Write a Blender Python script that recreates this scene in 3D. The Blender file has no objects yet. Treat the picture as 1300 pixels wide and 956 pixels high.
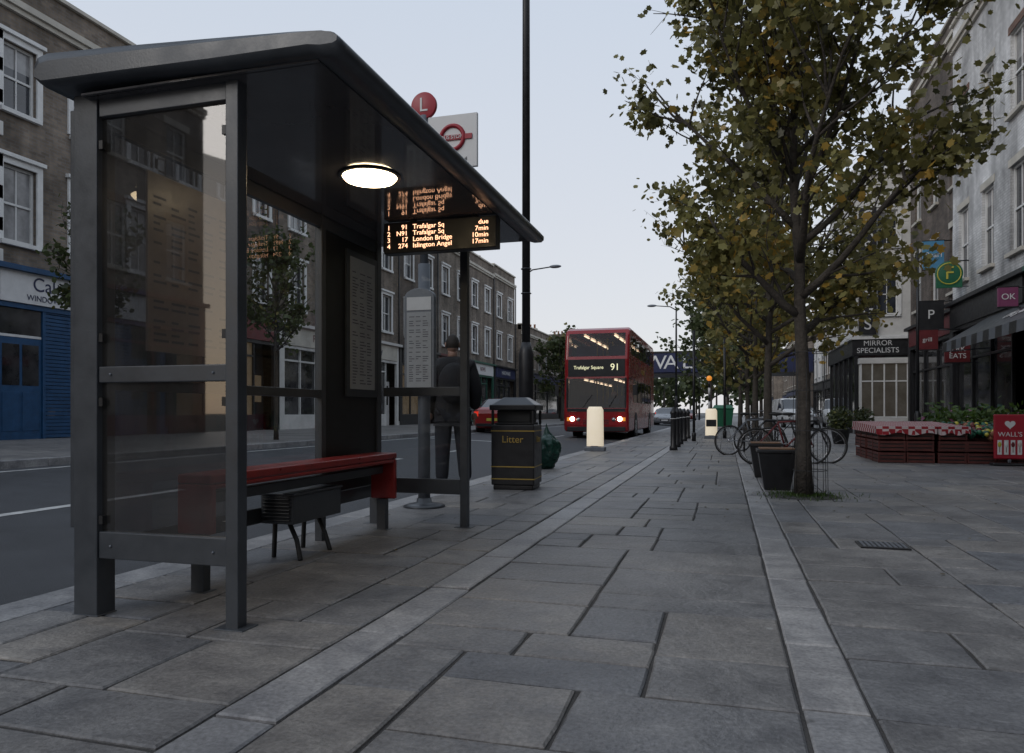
import bpy, bmesh, math, random
from mathutils import Vector, Matrix, noise
R = random.Random(7)
scene = bpy.context.scene
COL = scene.collection
scene.view_settings.view_transform = 'Standard'
scene.view_settings.look = 'None'
scene.view_settings.exposure = 0
scene.view_settings.gamma = 1

# ------------------------------------------------------------------ materials
def newmat(name):
    m = bpy.data.materials.new(name); m.use_nodes = True
    nt = m.node_tree; nt.nodes.clear()
    out = nt.nodes.new('ShaderNodeOutputMaterial')
    return m, nt, out
def N(nt, t, **kw):
    n = nt.nodes.new(t)
    for k, v in kw.items():
        if k in n.inputs: n.inputs[k].default_value = v
        else: setattr(n, k, v)
    return n
def c4(c): return (c[0], c[1], c[2], 1)
def mixc(nt, fac, a, b, mode='MIX'):
    n = nt.nodes.new('ShaderNodeMix'); n.data_type = 'RGBA'; n.blend_type = mode
    for s, v in ((0, fac), (6, a), (7, b)):
        if hasattr(v, 'is_output'): nt.links.new(v, n.inputs[s])
        elif s == 0: n.inputs[0].default_value = v
        else: n.inputs[s].default_value = c4(v)
    return n.outputs[2]
def mapr(nt, v, a, b, c, d):
    n = nt.nodes.new('ShaderNodeMapRange'); nt.links.new(v, n.inputs[0])
    for i, x in enumerate((a, b, c, d)): n.inputs[i+1].default_value = x
    return n.outputs[0]
def mat(name, col, rough=.6, metal=0, var=.25, vs=6, bump=0, bs=60, emit=None, es=0, spec=.5, coat=0, samp=True):
    m, nt, out = newmat(name)
    b = N(nt, 'ShaderNodeBsdfPrincipled')
    b.inputs['Roughness'].default_value = rough; b.inputs['Metallic'].default_value = metal
    b.inputs['Specular IOR Level'].default_value = spec
    b.inputs['Coat Weight'].default_value = coat
    tc = N(nt, 'ShaderNodeTexCoord')
    if var > 0:
        n = N(nt, 'ShaderNodeTexNoise', Scale=vs, Detail=4, Roughness=.65)
        nt.links.new(tc.outputs['Object'], n.inputs['Vector'])
        f = mapr(nt, n.outputs[0], .3, .7, 0, 1)
        o = mixc(nt, f, [x*(1-var) for x in col], [min(1, x*(1+var)) for x in col])
        nt.links.new(o, b.inputs['Base Color'])
        r = mapr(nt, n.outputs[0], .3, .7, max(0, rough-.08), min(1, rough+.08))
        nt.links.new(r, b.inputs['Roughness'])
    else: b.inputs['Base Color'].default_value = c4(col)
    if bump > 0:
        n2 = N(nt, 'ShaderNodeTexNoise', Scale=bs, Detail=3)
        nt.links.new(tc.outputs['Object'], n2.inputs['Vector'])
        bp = N(nt, 'ShaderNodeBump', Strength=bump, Distance=.02)
        nt.links.new(n2.outputs[0], bp.inputs['Height']); nt.links.new(bp.outputs[0], b.inputs['Normal'])
    if emit:
        b.inputs['Emission Color'].default_value = c4(emit); b.inputs['Emission Strength'].default_value = es
        if not samp: m.cycles.emission_sampling = 'NONE'
    nt.links.new(b.outputs[0], out.inputs[0])
    return m
def glassmat(name, tint, rough=.02, dirt=.1, ior=1.5, dirtcol=(.12, .12, .12)):
    m, nt, out = newmat(name)
    tr = N(nt, 'ShaderNodeBsdfTransparent'); tr.inputs[0].default_value = c4(tint)
    gl = N(nt, 'ShaderNodeBsdfGlossy'); gl.inputs['Roughness'].default_value = rough
    gl.inputs[0].default_value = (.9, .9, .9, 1)
    df = N(nt, 'ShaderNodeBsdfDiffuse'); df.inputs[0].default_value = c4(dirtcol)
    tc = N(nt, 'ShaderNodeTexCoord')
    n = N(nt, 'ShaderNodeTexNoise', Scale=2.5, Detail=6, Roughness=.7); nt.links.new(tc.outputs['Object'], n.inputs[0])
    f = mapr(nt, n.outputs[0], .35, .75, dirt*.3, dirt*1.6)
    m1 = N(nt, 'ShaderNodeMixShader'); nt.links.new(f, m1.inputs[0]); nt.links.new(tr.outputs[0], m1.inputs[1]); nt.links.new(df.outputs[0], m1.inputs[2])
    fr = N(nt, 'ShaderNodeFresnel', IOR=ior)
    m2 = N(nt, 'ShaderNodeMixShader'); nt.links.new(fr.outputs[0], m2.inputs[0]); nt.links.new(m1.outputs[0], m2.inputs[1]); nt.links.new(gl.outputs[0], m2.inputs[2])
    nt.links.new(m2.outputs[0], out.inputs[0])
    return m
def brickmat(name, c1, c2, mortar, rough=.85):
    m, nt, out = newmat(name)
    b = N(nt, 'ShaderNodeBsdfPrincipled', Roughness=rough)
    b.inputs['Specular IOR Level'].default_value = .25
    g = N(nt, 'ShaderNodeNewGeometry'); sx = N(nt, 'ShaderNodeSeparateXYZ'); nt.links.new(g.outputs['Position'], sx.inputs[0])
    ad = N(nt, 'ShaderNodeMath', operation='ADD'); nt.links.new(sx.outputs[0], ad.inputs[0]); nt.links.new(sx.outputs[1], ad.inputs[1])
    cb = N(nt, 'ShaderNodeCombineXYZ'); nt.links.new(ad.outputs[0], cb.inputs[0]); nt.links.new(sx.outputs[2], cb.inputs[1])
    br = N(nt, 'ShaderNodeTexBrick', Scale=1.0); nt.links.new(cb.outputs[0], br.inputs[0])
    br.inputs['Color1'].default_value = c4(c1); br.inputs['Color2'].default_value = c4(c2); br.inputs['Mortar'].default_value = c4(mortar)
    br.inputs['Mortar Size'].default_value = .009; br.inputs['Brick Width'].default_value = .225; br.inputs['Row Height'].default_value = .075
    n = N(nt, 'ShaderNodeTexNoise', Scale=.7, Detail=5, Roughness=.7); nt.links.new(g.outputs['Position'], n.inputs[0])
    mp = N(nt, 'ShaderNodeMapping'); mp.inputs['Scale'].default_value = (2.2, 2.2, .22); nt.links.new(g.outputs['Position'], mp.inputs[0])
    ns = N(nt, 'ShaderNodeTexNoise', Scale=1, Detail=3); nt.links.new(mp.outputs[0], ns.inputs[0])
    st = mapr(nt, n.outputs[0], .3, .7, .55, 1.35); s2 = mapr(nt, ns.outputs[0], .35, .65, .72, 1.12)
    mm = N(nt, 'ShaderNodeMath', operation='MULTIPLY'); nt.links.new(st, mm.inputs[0]); nt.links.new(s2, mm.inputs[1])
    cr = N(nt, 'ShaderNodeCombineColor')
    for i in range(3): nt.links.new(mm.outputs[0], cr.inputs[i])
    o = mixc(nt, 1.0, br.outputs[0], cr.outputs[0], 'MULTIPLY')
    nt.links.new(o, b.inputs['Base Color'])
    nt.links.new(b.outputs[0], out.inputs[0])
    return m

def stonemat(name, ca, cb_, cc, spec=.35, k=1.0):
    m, nt, out = newmat(name)
    b = N(nt, 'ShaderNodeBsdfPrincipled'); b.inputs['Specular IOR Level'].default_value = spec
    g = N(nt, 'ShaderNodeNewGeometry')
    at = N(nt, 'ShaderNodeAttribute', attribute_name='tint')
    rp = N(nt, 'ShaderNodeValToRGB'); nt.links.new(at.outputs['Fac'], rp.inputs[0])
    e = rp.color_ramp.elements; e[0].color = c4(ca); e[1].color = c4(cc); e2 = e.new(.5); e2.color = c4(cb_)
    mu0 = N(nt, 'ShaderNodeMath', operation='MULTIPLY'); nt.links.new(at.outputs['Fac'], mu0.inputs[0]); mu0.inputs[1].default_value = 57.0
    cx = N(nt, 'ShaderNodeCombineXYZ'); nt.links.new(mu0.outputs[0], cx.inputs[2])
    va = N(nt, 'ShaderNodeVectorMath', operation='ADD'); nt.links.new(g.outputs['Position'], va.inputs[0]); nt.links.new(cx.outputs[0], va.inputs[1])
    def nz(sc, d=5, r=.65, src=None, dist=0):
        n = N(nt, 'ShaderNodeTexNoise', Scale=sc, Detail=d, Roughness=r, Distortion=dist); nt.links.new(src or g.outputs['Position'], n.inputs[0]); return n.outputs[0]
    n1 = nz(.8, 4, .7); n2 = nz(5, 5, .66, va.outputs[0], .3); n3 = nz(55, 3)
    v = N(nt, 'ShaderNodeTexVoronoi', Scale=4.5); v.inputs['Randomness'].default_value = 1; nt.links.new(g.outputs['Position'], v.inputs[0])
    o = mixc(nt, mapr(nt, n1, .32, .68, 0, 1), [.66, .66, .67], [1.24, 1.23, 1.22])
    o = mixc(nt, 1, rp.outputs[0], o, 'MULTIPLY')
    o2 = mixc(nt, mapr(nt, n2, .32, .70, 0, 1), [.72, .72, .74], [1.26, 1.24, 1.21])
    o = mixc(nt, 1, o, o2, 'MULTIPLY')
    o3 = mixc(nt, mapr(nt, n3, .3, .7, 0, 1), [.72]*3, [1.26]*3)
    o = mixc(nt, 1, o, o3, 'MULTIPLY')
    gum = mapr(nt, v.outputs['Distance'], .05, .08, .8, 0)
    sc = N(nt, 'ShaderNodeSeparateColor'); nt.links.new(v.outputs['Color'], sc.inputs[0])
    gt = N(nt, 'ShaderNodeMath', operation='GREATER_THAN'); nt.links.new(sc.outputs[0], gt.inputs[0]); gt.inputs[1].default_value = .78
    mu = N(nt, 'ShaderNodeMath', operation='MULTIPLY'); nt.links.new(gum, mu.inputs[0]); nt.links.new(gt.outputs[0], mu.inputs[1])
    o = mixc(nt, mu.outputs[0], o, (.38, .38, .37))
    lt = N(nt, 'ShaderNodeMath', operation='LESS_THAN'); nt.links.new(sc.outputs[1], lt.inputs[0]); lt.inputs[1].default_value = .3
    mu2 = N(nt, 'ShaderNodeMath', operation='MULTIPLY'); nt.links.new(mapr(nt, v.outputs['Distance'], .05, .12, .5, 0), mu2.inputs[0]); nt.links.new(lt.outputs[0], mu2.inputs[1])
    o = mixc(nt, mu2.outputs[0], o, (.06, .058, .055))
    nt.links.new(o, b.inputs['Base Color'])
    nt.links.new(mapr(nt, n2, .3, .7, .36, .60), b.inputs['Roughness'])
    b1 = N(nt, 'ShaderNodeBump', Strength=.55*k, Distance=.035); nt.links.new(n2, b1.inputs['Height'])
    b2 = N(nt, 'ShaderNodeBump', Strength=.5*k, Distance=.010); nt.links.new(nz(19, 4, .65, va.outputs[0]), b2.inputs['Height']); nt.links.new(b1.outputs[0], b2.inputs['Normal'])
    nt.links.new(b2.outputs[0], b.inputs['Normal'])
    nt.links.new(b.outputs[0], out.inputs[0])
    return m
def leafmat(name, dark, mid, warm, wfrac=.85):
    m, nt, out = newmat(name)
    at = N(nt, 'ShaderNodeAttribute', attribute_name='tint')
    rp = N(nt, 'ShaderNodeValToRGB'); nt.links.new(at.outputs['Fac'], rp.inputs[0])
    e = rp.color_ramp.elements; e[0].color = c4(dark); e[1].color = c4(warm)
    a = e.new(.45); a.color = c4(mid); a = e.new(wfrac); a.color = c4([x*1.35 for x in mid])
    d = N(nt, 'ShaderNodeBsdfDiffuse')
    t = N(nt, 'ShaderNodeBsdfTranslucent')
    nt.links.new(rp.outputs[0], d.inputs['Color']); nt.links.new(rp.outputs[0], t.inputs[0])
    ms = N(nt, 'ShaderNodeMixShader'); ms.inputs[0].default_value = .35
    nt.links.new(d.outputs[0], ms.inputs[1]); nt.links.new(t.outputs[0], ms.inputs[2])
    gl = N(nt, 'ShaderNodeBsdfGlossy'); gl.inputs['Roughness'].default_value = .4; gl.inputs[0].default_value = (.6,.6,.6,1)
    m3 = N(nt, 'ShaderNodeMixShader'); m3.inputs[0].default_value = .05
    nt.links.new(ms.outputs[0], m3.inputs[1]); nt.links.new(gl.outputs[0], m3.inputs[2]); nt.links.new(m3.outputs[0], out.inputs[0])
    return m

M = {}
M['frame'] = mat('shelter_frame_paint', (.055, .062, .072), .36, .1, .16, 7, .03, 90)
M['frame_dark'] = mat('dark_frame', (.02, .021, .023), .4, .2, .2)
M['ceil'] = mat('shelter_ceiling', (.08, .078, .084), .07, 0, .1, 3, spec=.9)
M['red'] = mat('red_bench_paint', (.28, .024, .022), .35, 0, .2, 9, .03, 60)
M['busred'] = mat('bus_red_paint', (.28, .010, .014), .25, 0, .12, 2, coat=.4)
M['carred'] = mat('car_red_paint', (.28, .014, .012), .22, 0, .1, 2, coat=.6)
M['white'] = mat('white_paint', (.72, .72, .71), .5, 0, .1, 4)
M['offwhite'] = mat('stucco', (.62, .61, .59), .8, 0, .15, 1.3, .2, 20)
M['cream'] = mat('cream_stucco', (.52, .49, .43), .8, 0, .18, 1.3, .2, 20)
M['vanwhite'] = mat('van_white_paint', (.6, .61, .62), .25, 0, .05, 2, coat=.4)
M['carsilver'] = mat('car_silver_paint', (.25, .26, .28), .25, .5, .05, 2, coat=.4)
M['carblack'] = mat('car_dark_paint', (.03, .032, .04), .2, 0, .05, 2, coat=.4)
M['black'] = mat('black_paint', (.014, .014, .016), .42, 0, .3, 8)
M['rubber'] = mat('rubber', (.02, .02, .02), .8, 0, .2)
M['steel'] = mat('grey_painted_steel', (.16, .175, .20), .45, .3, .15, 6)
M['chrome'] = mat('bare_metal', (.5, .5, .52), .25, .9, .1)
M['gold'] = mat('gold_lettering', (.42, .29, .07), .45, .3, .1)
M['asphalt'] = mat('asphalt', (.060, .063, .070), .7, 0, .3, 1.2, .6, 140)
M['joint'] = mat('joint_dirt', (.055, .052, .05), .95, 0, .4, 5, .5, 80)
M['ground'] = mat('earth', (.07, .07, .065), .9, 0, .3, .1)
M['lane'] = mat('road_paint', (.5, .5, .49), .7, 0, .35, 6)
M['glass_clear'] = glassmat('shelter_glass', (.88, .9, .9), .012, .07, 1.45)
M['glass_dark'] = glassmat('tinted_glass', (.48, .48, .485), .02, .24, 1.85, (.10, .095, .09))
M['glass_bus'] = glassmat('bus_glass', (.5, .51, .52), .02, .03)
M['win'] = mat('window_glass', (.03, .035, .045), .06, 0, .5, 1.5, spec=1)
M['winlit'] = mat('curtained_window_glass', (.28, .28, .285), .12, 0, .3, 2.5, spec=.9)
M['shopglass'] = mat('shop_glass', (.04, .04, .042), .05, 0, .8, 1.2, spec=.9)
M['shoplit'] = mat('lit_shop_interior', (.10, .08, .06), .12, 0, .6, 1.6, emit=(1, .72, .42), es=.045, spec=.8, samp=False)
M['baylit'] = mat('bay_window_glass', (.07, .07, .068), .10, 0, .6, 1.2, emit=(1, .8, .55), es=.02, spec=.8, samp=False)
M['blue'] = mat('blue_shop_paint', (.010, .060, .15), .45, 0, .2)
M['navy'] = mat('navy_paint', (.010, .016, .065), .5, 0, .3, 1)
M['teal'] = mat('green_paint', (.02, .09, .06), .5, 0, .2)
M['maroon'] = mat('maroon_paint', (.12, .012, .015), .5, 0, .2)
M['slate'] = mat('slate_roof', (.06, .062, .07), .7, 0, .3, 3, .3, 12)
M['terracotta'] = mat('terracotta', (.3, .14, .08), .8)
M['brickY'] = brickmat('london_stock_brick', (.26, .21, .165), (.17, .137, .11), (.20, .187, .175))
M['brickD'] = brickmat('sooty_brick', (.165, .13, .108), (.108, .087, .073), (.14, .132, .123))
M['brickR'] = brickmat('red_brick', (.23, .115, .08), (.15, .08, .058), (.18, .17, .15))
M['brickW'] = brickmat('whitewashed_brick', (.68, .68, .68), (.58, .58, .58), (.47, .47, .47))
M['stone'] = stonemat('york_stone', (.150, .158, .172), (.198, .196, .196), (.240, .228, .214))
M['kerb'] = stonemat('granite_kerb', (.27, .275, .285), (.30, .30, .305), (.34, .335, .33), k=.5)
M['bark'] = mat('bark', (.065, .055, .046), .9, 0, .4, 12, .8, 40)
M['leaf'] = leafmat('maple_leaves', (.070, .072, .030), (.205, .19, .066), (.50, .31, .06), .80)
M['leafD'] = leafmat('dark_leaves', (.03, .042, .018), (.08, .098, .038), (.22, .19, .045), .93)
M['fallen'] = leafmat('fallen_leaf_litter', (.05, .04, .025), (.11, .085, .04), (.22, .16, .06), .8)
M['grass'] = leafmat('grass_blades', (.03, .06, .012), (.06, .11, .02), (.1, .13, .03))
M['lamp'] = mat('ceiling_lamp_diffuser', (.9, .85, .7), .4, 0, 0, emit=(1, .78, .48), es=15)
M['led'] = mat('led_text', (.1, .04, .01), .5, 0, 0, emit=(1, .52, .30), es=2.6, samp=False)
M['dest'] = mat('destination_text', (.1, .1, .02), .5, 0, 0, emit=(.95, .92, .6), es=1.0, samp=False)
M['head'] = mat('headlamp_lit', (.8, .8, .7), .3, 0, 0, emit=(1, .88, .65), es=10, samp=False)
M['interior'] = mat('bus_interior_lamp', (.8, .7, .5), .3, 0, 0, emit=(1, .76, .5), es=3.0, samp=True)
M['tail'] = mat('tail_lamp', (.5, .02, .01), .3, 0, 0, emit=(1, .05, .02), es=.5, samp=False)
M['bollit'] = mat('illuminated_bollard_shell', (.75, .70, .60), .5, 0, .08, 3, emit=(1, .84, .60), es=.45)
M['amber'] = mat('amber_globe', (.8, .3, .03), .4, 0, 0, emit=(1, .35, .05), es=.5, samp=False)
M['tlred'] = mat('sign_red', (.34, .012, .028), .45, 0, .06)
M['signwhite'] = mat('sign_white', (.66, .66, .66), .4, 0, .06)
M['signblue'] = mat('sign_blue', (.08, .25, .42), .4, 0, .06)
M['signgreen'] = mat('sign_green', (.015, .12, .06), .4, 0, .06)
M['signyellow'] = mat('sign_yellow', (.5, .44, .06), .4, 0, .06)
M['pink'] = mat('sign_pink', (.20, .05, .12), .4, 0, .06)
M['lino'] = mat('wood_planter_rim', (.17, .09, .045), .7, 0, .3)
M['seat'] = mat('bus_seat_moquette', (.05, .03, .08), .8)
M['bag'] = mat('green_rubbish_bag', (.008, .05, .035), .3, 0, .3, 7, .9, 14)
M['coat'] = mat('dark_coat', (.014, .014, .017), .85, 0, .25, 20, .3, 80)
M['jeans'] = mat('dark_trousers', (.018, .02, .028), .85, 0, .25, 20)
M['skin'] = mat('skin', (.33, .19, .14), .55, 0, .08)
M['hair'] = mat('hair', (.02, .014, .01), .7, 0, .3, 60)
M['crate'] = mat('brown_red_crate', (.085, .020, .016), .6, 0, .35)
M['paper'] = mat('timetable_paper', (.34, .355, .37), .35, 0, .12, 4)
M['ink'] = mat('printed_ink', (.10, .10, .125), .5, 0, .1)
M['poster'] = mat('faded_route_map', (.34, .28, .25), .35, 0, .2, 3)

def checker(name, scale, c1, c2):
    m, nt, out = newmat(name)
    b = N(nt, 'ShaderNodeBsdfPrincipled', Roughness=.8); tc = N(nt, 'ShaderNodeTexCoord')
    mp = N(nt, 'ShaderNodeMapping'); mp.inputs['Location'].default_value = (.0137,.0171,.0233); nt.links.new(tc.outputs['Object'], mp.inputs[0])
    ck = N(nt, 'ShaderNodeTexChecker', Scale=scale); nt.links.new(mp.outputs[0], ck.inputs[0])
    ck.inputs[1].default_value = c4(c1); ck.inputs[2].default_value = c4(c2)
    nt.links.new(ck.outputs[0], b.inputs['Base Color']); nt.links.new(b.outputs[0], out.inputs[0]); return m
M['gingham'] = checker('gingham_cloth', 9, (.26, .010, .018), (.50, .42, .42))

# ------------------------------------------------------------------ builders
class MB:
    def __init__(s, T=None):
        s.v = []; s.f = []; s.m = []; s.t = []; s.mats = []; s.T = T; s.sm = []
    def mi(s, k):
        if k not in s.mats: s.mats.append(k)
        return s.mats.index(k)
    def add(s, vs, fs, k, tint=0, smooth=False):
        o = len(s.v)
        s.v += [tuple(s.T(*p)) if s.T else tuple(p) for p in vs]
        i = s.mi(k)
        for f in fs: s.f.append([o+j for j in f]); s.m.append(i); s.t.append(tint); s.sm.append(smooth)
    def box(s, x0, x1, y0, y1, z0, z1, k, tint=0):
        s.add([(x0,y0,z0),(x1,y0,z0),(x1,y1,z0),(x0,y1,z0),(x0,y0,z1),(x1,y0,z1),(x1,y1,z1),(x0,y1,z1)],
              [(0,3,2,1),(4,5,6,7),(0,1,5,4),(1,2,6,5),(2,3,7,6),(3,0,4,7)], k, tint)
    def quad(s, a, b, c, d, k, tint=0): s.add([a,b,c,d], [(0,1,2,3)], k, tint)
    def tube(s, pts, rad, k, n=8, caps=True):
        vs = []; pts = [Vector(p) for p in pts]
        for i, p in enumerate(pts):
            d = (pts[min(i+1, len(pts)-1)] - pts[max(i-1, 0)])
            if d.length < 1e-9: d = Vector((0,0,1))
            d.normalize()
            a = Vector((1,0,0)) if abs(d.z) > .99 else d.cross(Vector((0,0,1))).normalized()
            b = d.cross(a)
            for j in range(n):
                t = 2*math.pi*j/n
                vs.append(p + (a*math.cos(t) + b*math.sin(t))*rad[i])
        fs = []
        for i in range(len(pts)-1):
            for j in range(n):
                fs.append((i*n+j, i*n+(j+1)%n, (i+1)*n+(j+1)%n, (i+1)*n+j))
        if caps:
            fs.append(tuple(range(n-1, -1, -1))); fs.append(tuple((len(pts)-1)*n+j for j in range(n)))
        s.add(vs, fs, k, 0, True)
    def cyl(s, p0, p1, r0, r1, k, n=16): s.tube([p0, p1], [r0, r1], k, n)
    def lathe(s, c, prof, k, n=24):
        vs = []
        for r, z in prof:
            for j in range(n):
                t = 2*math.pi*j/n; vs.append((c[0]+r*math.cos(t), c[1]+r*math.sin(t), c[2]+z))
        fs = []
        for i in range(len(prof)-1):
            for j in range(n): fs.append((i*n+j, i*n+(j+1)%n, (i+1)*n+(j+1)%n, (i+1)*n+j))
        fs.append(tuple(range(n-1,-1,-1))); fs.append(tuple((len(prof)-1)*n+j for j in range(n)))
        s.add(vs, fs, k, 0, True)
    def ball(s, c, r, k, n=8, sq=(1,1,1), tint=0):
        vs = [(c[0], c[1], c[2]-r*sq[2])]
        for i in range(1, n):
            a = math.pi*i/n
            for j in range(n):
                t = 2*math.pi*j/n
                vs.append((c[0]+r*sq[0]*math.sin(a)*math.cos(t), c[1]+r*sq[1]*math.sin(a)*math.sin(t), c[2]-r*sq[2]*math.cos(a)))
        vs.append((c[0], c[1], c[2]+r*sq[2]))
        fs = [(0, 1+(j+1)%n, 1+j) for j in range(n)]
        for i in range(n-2):
            for j in range(n): fs.append((1+i*n+j, 1+i*n+(j+1)%n, 1+(i+1)*n+(j+1)%n, 1+(i+1)*n+j))
        L = len(vs)-1; fs += [(L, 1+(n-2)*n+j, 1+(n-2)*n+(j+1)%n) for j in range(n)]
        s.add(vs, fs, k, tint, True)
    def ring(s, c, r, tr, k, axis='x', n=28, m=6):
        vs = []
        for i in range(n):
            t = 2*math.pi*i/n
            for j in range(m):
                u = 2*math.pi*j/m; rr = r+tr*math.cos(u); h = tr*math.sin(u)
                if axis == 'x': vs.append((c[0]+h, c[1]+rr*math.cos(t), c[2]+rr*math.sin(t)))
                elif axis == 'y': vs.append((c[0]+rr*math.cos(t), c[1]+h, c[2]+rr*math.sin(t)))
                else: vs.append((c[0]+rr*math.cos(t), c[1]+rr*math.sin(t), c[2]+h))
        fs = [(i*m+j, i*m+(j+1)%m, ((i+1)%n)*m+(j+1)%m, ((i+1)%n)*m+j) for i in range(n) for j in range(m)]
        s.add(vs, fs, k, 0, True)
    def obj(s, name, parent=None, bevel=0, seg=2, recalc=True):
        me = bpy.data.meshes.new(name); me.from_pydata(s.v, [], s.f)
        for k in s.mats: me.materials.append(M[k])
        me.polygons.foreach_set('material_index', s.m)
        me.polygons.foreach_set('use_smooth', s.sm)
        a = me.attributes.new('tint', 'FLOAT', 'FACE'); a.data.foreach_set('value', s.t)
        if recalc:
            bm = bmesh.new(); bm.from_mesh(me); bmesh.ops.recalc_face_normals(bm, faces=bm.faces); bm.to_mesh(me); bm.free()
        me.update()
        o = bpy.data.objects.new(name, me); COL.objects.link(o)
        if parent: o.parent = parent
        if bevel:
            md = o.modifiers.new('bevel', 'BEVEL'); md.width = bevel; md.segments = seg; md.limit_method = 'ANGLE'; md.angle_limit = math.radians(35)
        return o
def empty(name, loc=(0,0,0), rz=0):
    e = bpy.data.objects.new(name, None); e.location = loc; e.rotation_euler = (0,0,rz); e.empty_display_size = .3; COL.objects.link(e); return e
def text(name, s, loc, size, k, parent=None, face='-y', align='CENTER', ext=.002, sx=1, rot=None):
    cu = bpy.data.curves.new(name, 'FONT'); cu.body = s; cu.size = size; cu.align_x = align; cu.align_y = 'CENTER'; cu.extrude = ext
    cu.materials.append(M[k]); o = bpy.data.objects.new(name, cu); o.location = loc
    rz = {'-y': 0, '+x': math.pi/2, '-x': -math.pi/2, '+y': math.pi}[face]
    o.rotation_euler = rot or (math.pi/2, 0, rz); o.scale = (sx, 1, 1); COL.objects.link(o)
    if parent: o.parent = parent
    return o

# ------------------------------------------------------------------ ground, road, pavements
KX = -3.44; FX = -9.8; BX = -15.7
b = MB(); b.quad((-1500,-600,-.16),(1500,-600,-.16),(1500,3000,-.16),(-1500,3000,-.16), 'ground'); b.obj('ground')
b = MB()
def roadz(x): return -.12 + (KX-x)/(KX-FX)*.27
for y0 in range(-40, 400, 20):
    for i in range(4):
        xa = KX+(FX-KX)*i/4; xb = KX+(FX-KX)*(i+1)/4
        b.quad((xa,y0,roadz(xa)),(xb,y0,roadz(xb)),(xb,y0+20,roadz(xb)),(xa,y0+20,roadz(xa)), 'asphalt')
b.obj('road', recalc=False)
b = MB()
def mark(x0, x1, y0, y1):
    e = .004
    b.quad((x0,y0,roadz(x0)+e),(x1,y0,roadz(x1)+e),(x1,y1,roadz(x1)+e),(x0,y1,roadz(x0)+e), 'lane')
y = -20
while y < 160:
    mark(-6.45, -6.33, y, y+4.0 if y < 14 else y+2); y += 6
mark(-9.55,-9.47,-20,160)
mark(-9.3,-6.6,22.3,22.55)
mark(-3.75,-3.66,20,60)
b.obj('road_markings', recalc=False)

b = MB(); b.quad((KX+.01,-20,-.011),(8.5,-20,-.011),(8.5,60,-.011),(KX+.01,60,-.011),'joint')
b.quad((KX+.01,60,-.011),(8.5,60,-.011),(8.5,400,-.011),(KX+.01,400,-.011),'stone', .4)
b.quad((8.5,-20,-.011),(30,-20,-.011),(30,400,-.011),(8.5,400,-.011),'asphalt')
b.obj('pavement_bed', recalc=False)
def slab(b, x0, x1, y0, y1, k, g=.003, jit=.009, zj=.0018):
    t = min(1, max(0, R.gauss(.5,.24)))
    cx, cy = (x0+x1)/2, (y0+y1)/2
    fx = [x0, x0+(x1-x0)*R.uniform(.25,.4), x0+(x1-x0)*R.uniform(.6,.75), x1]; fy = y0+(y1-y0)*R.uniform(.35,.65)
    ring = [(fx[0],y0,1,1),(fx[1],y0,0,1),(fx[2],y0,0,1),(x1,y0,-1,1),(x1,fy,-1,0),(x1,y1,-1,-1),(fx[2],y1,0,-1),(fx[1],y1,0,-1),(x0,y1,1,-1),(x0,fy,1,0)]
    outl = [(x+dx*g+(R.uniform(0,jit)*dx if dx else 0), y+dy*g+(R.uniform(0,jit)*dy if dy else 0), dx, dy) for x,y,dx,dy in ring]
    a, c, z0 = R.uniform(-.004,.004), R.uniform(-.004,.004), R.uniform(-zj,zj)
    ins = .008; n = len(outl)
    vs = [(x,y,-.02) for x,y,_,_ in outl] + [(x,y,z0-.006+a*(x-cx)+c*(y-cy)) for x,y,_,_ in outl] + \
         [(x+dx*ins,y+dy*ins,z0+a*(x-cx)+c*(y-cy)) for x,y,dx,dy in outl]
    fs = [tuple(range(2*n,3*n))]
    for j in range(n):
        fs.append((n+j, n+(j+1)%n, 2*n+(j+1)%n, 2*n+j)); fs.append((j,(j+1)%n,n+(j+1)%n,n+j))
    b.add(vs, fs, k, t)
def ashlar(b, xa, xb, ya, yb, k='stone'):
    nx = max(3, round((xb-xa)/.165)); ny = round((yb-ya)/.155)
    gx = [xa+(xb-xa)*i/nx + (R.uniform(-.03,.03) if 0<i<nx else 0) for i in range(nx+1)]
    gy = [ya+(yb-ya)*j/ny + (R.uniform(-.025,.025) if 0<j<ny else 0) for j in range(ny+1)]
    used = [[False]*ny for _ in range(nx)]
    for j in range(ny):
        for i in range(nx):
            if used[i][j]: continue
            h = R.choice((2,3,3,3,4)); w = R.choice((3,3,4,4,5,6,2))
            ww = 0
            while ww < w and i+ww < nx and not used[i+ww][j]: ww += 1
            rem = 0
            while i+ww+rem < nx and not used[i+ww+rem][j]: rem += 1
            if rem == 1: ww += 1
            hh = min(h, ny-j)
            if ww <= 1: hh = min(ny-j, 2)
            for a in range(i, i+ww):
                for c in range(j, j+hh): used[a][c] = True
            slab(b, gx[i], gx[i+ww], gy[j], gy[j+hh], k)
b = MB()
ashlar(b,-3.16,-1.55,-4,60); ashlar(b,-1.32,.236,-4,60); ashlar(b,.45,8.4,-4,60)
b.obj('paving_stones')
b = MB()
y = -6
while y < 60:
    d = R.uniform(.7,1.1); slab(b, -1.55,-1.32,y,y+d,'kerb', .004,.005,.004); y += d
y = -6
while y < 60:
    d = R.uniform(.55,.8); slab(b, .236,.45,y,y+d,'kerb', .004,.005,.002); y += d
b.obj('paving_bands')
b = MB()
y = -20
while y < 160:
    d = .9
    b.box(KX, KX+.275, y+.004, y+d-.004, -.16, R.uniform(-.002,.002), 'kerb', R.random())
    b.box(FX-.15, FX, y+.004, y+d-.004, 0, .27, 'kerb', R.random()); y += d
b.obj('kerb', bevel=.012)
b = MB(); b.quad((FX-.15,-40,.265),(BX-.3,-40,.335),(BX-.3,400,.335),(FX-.15,400,.265),'stone',.7)
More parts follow.
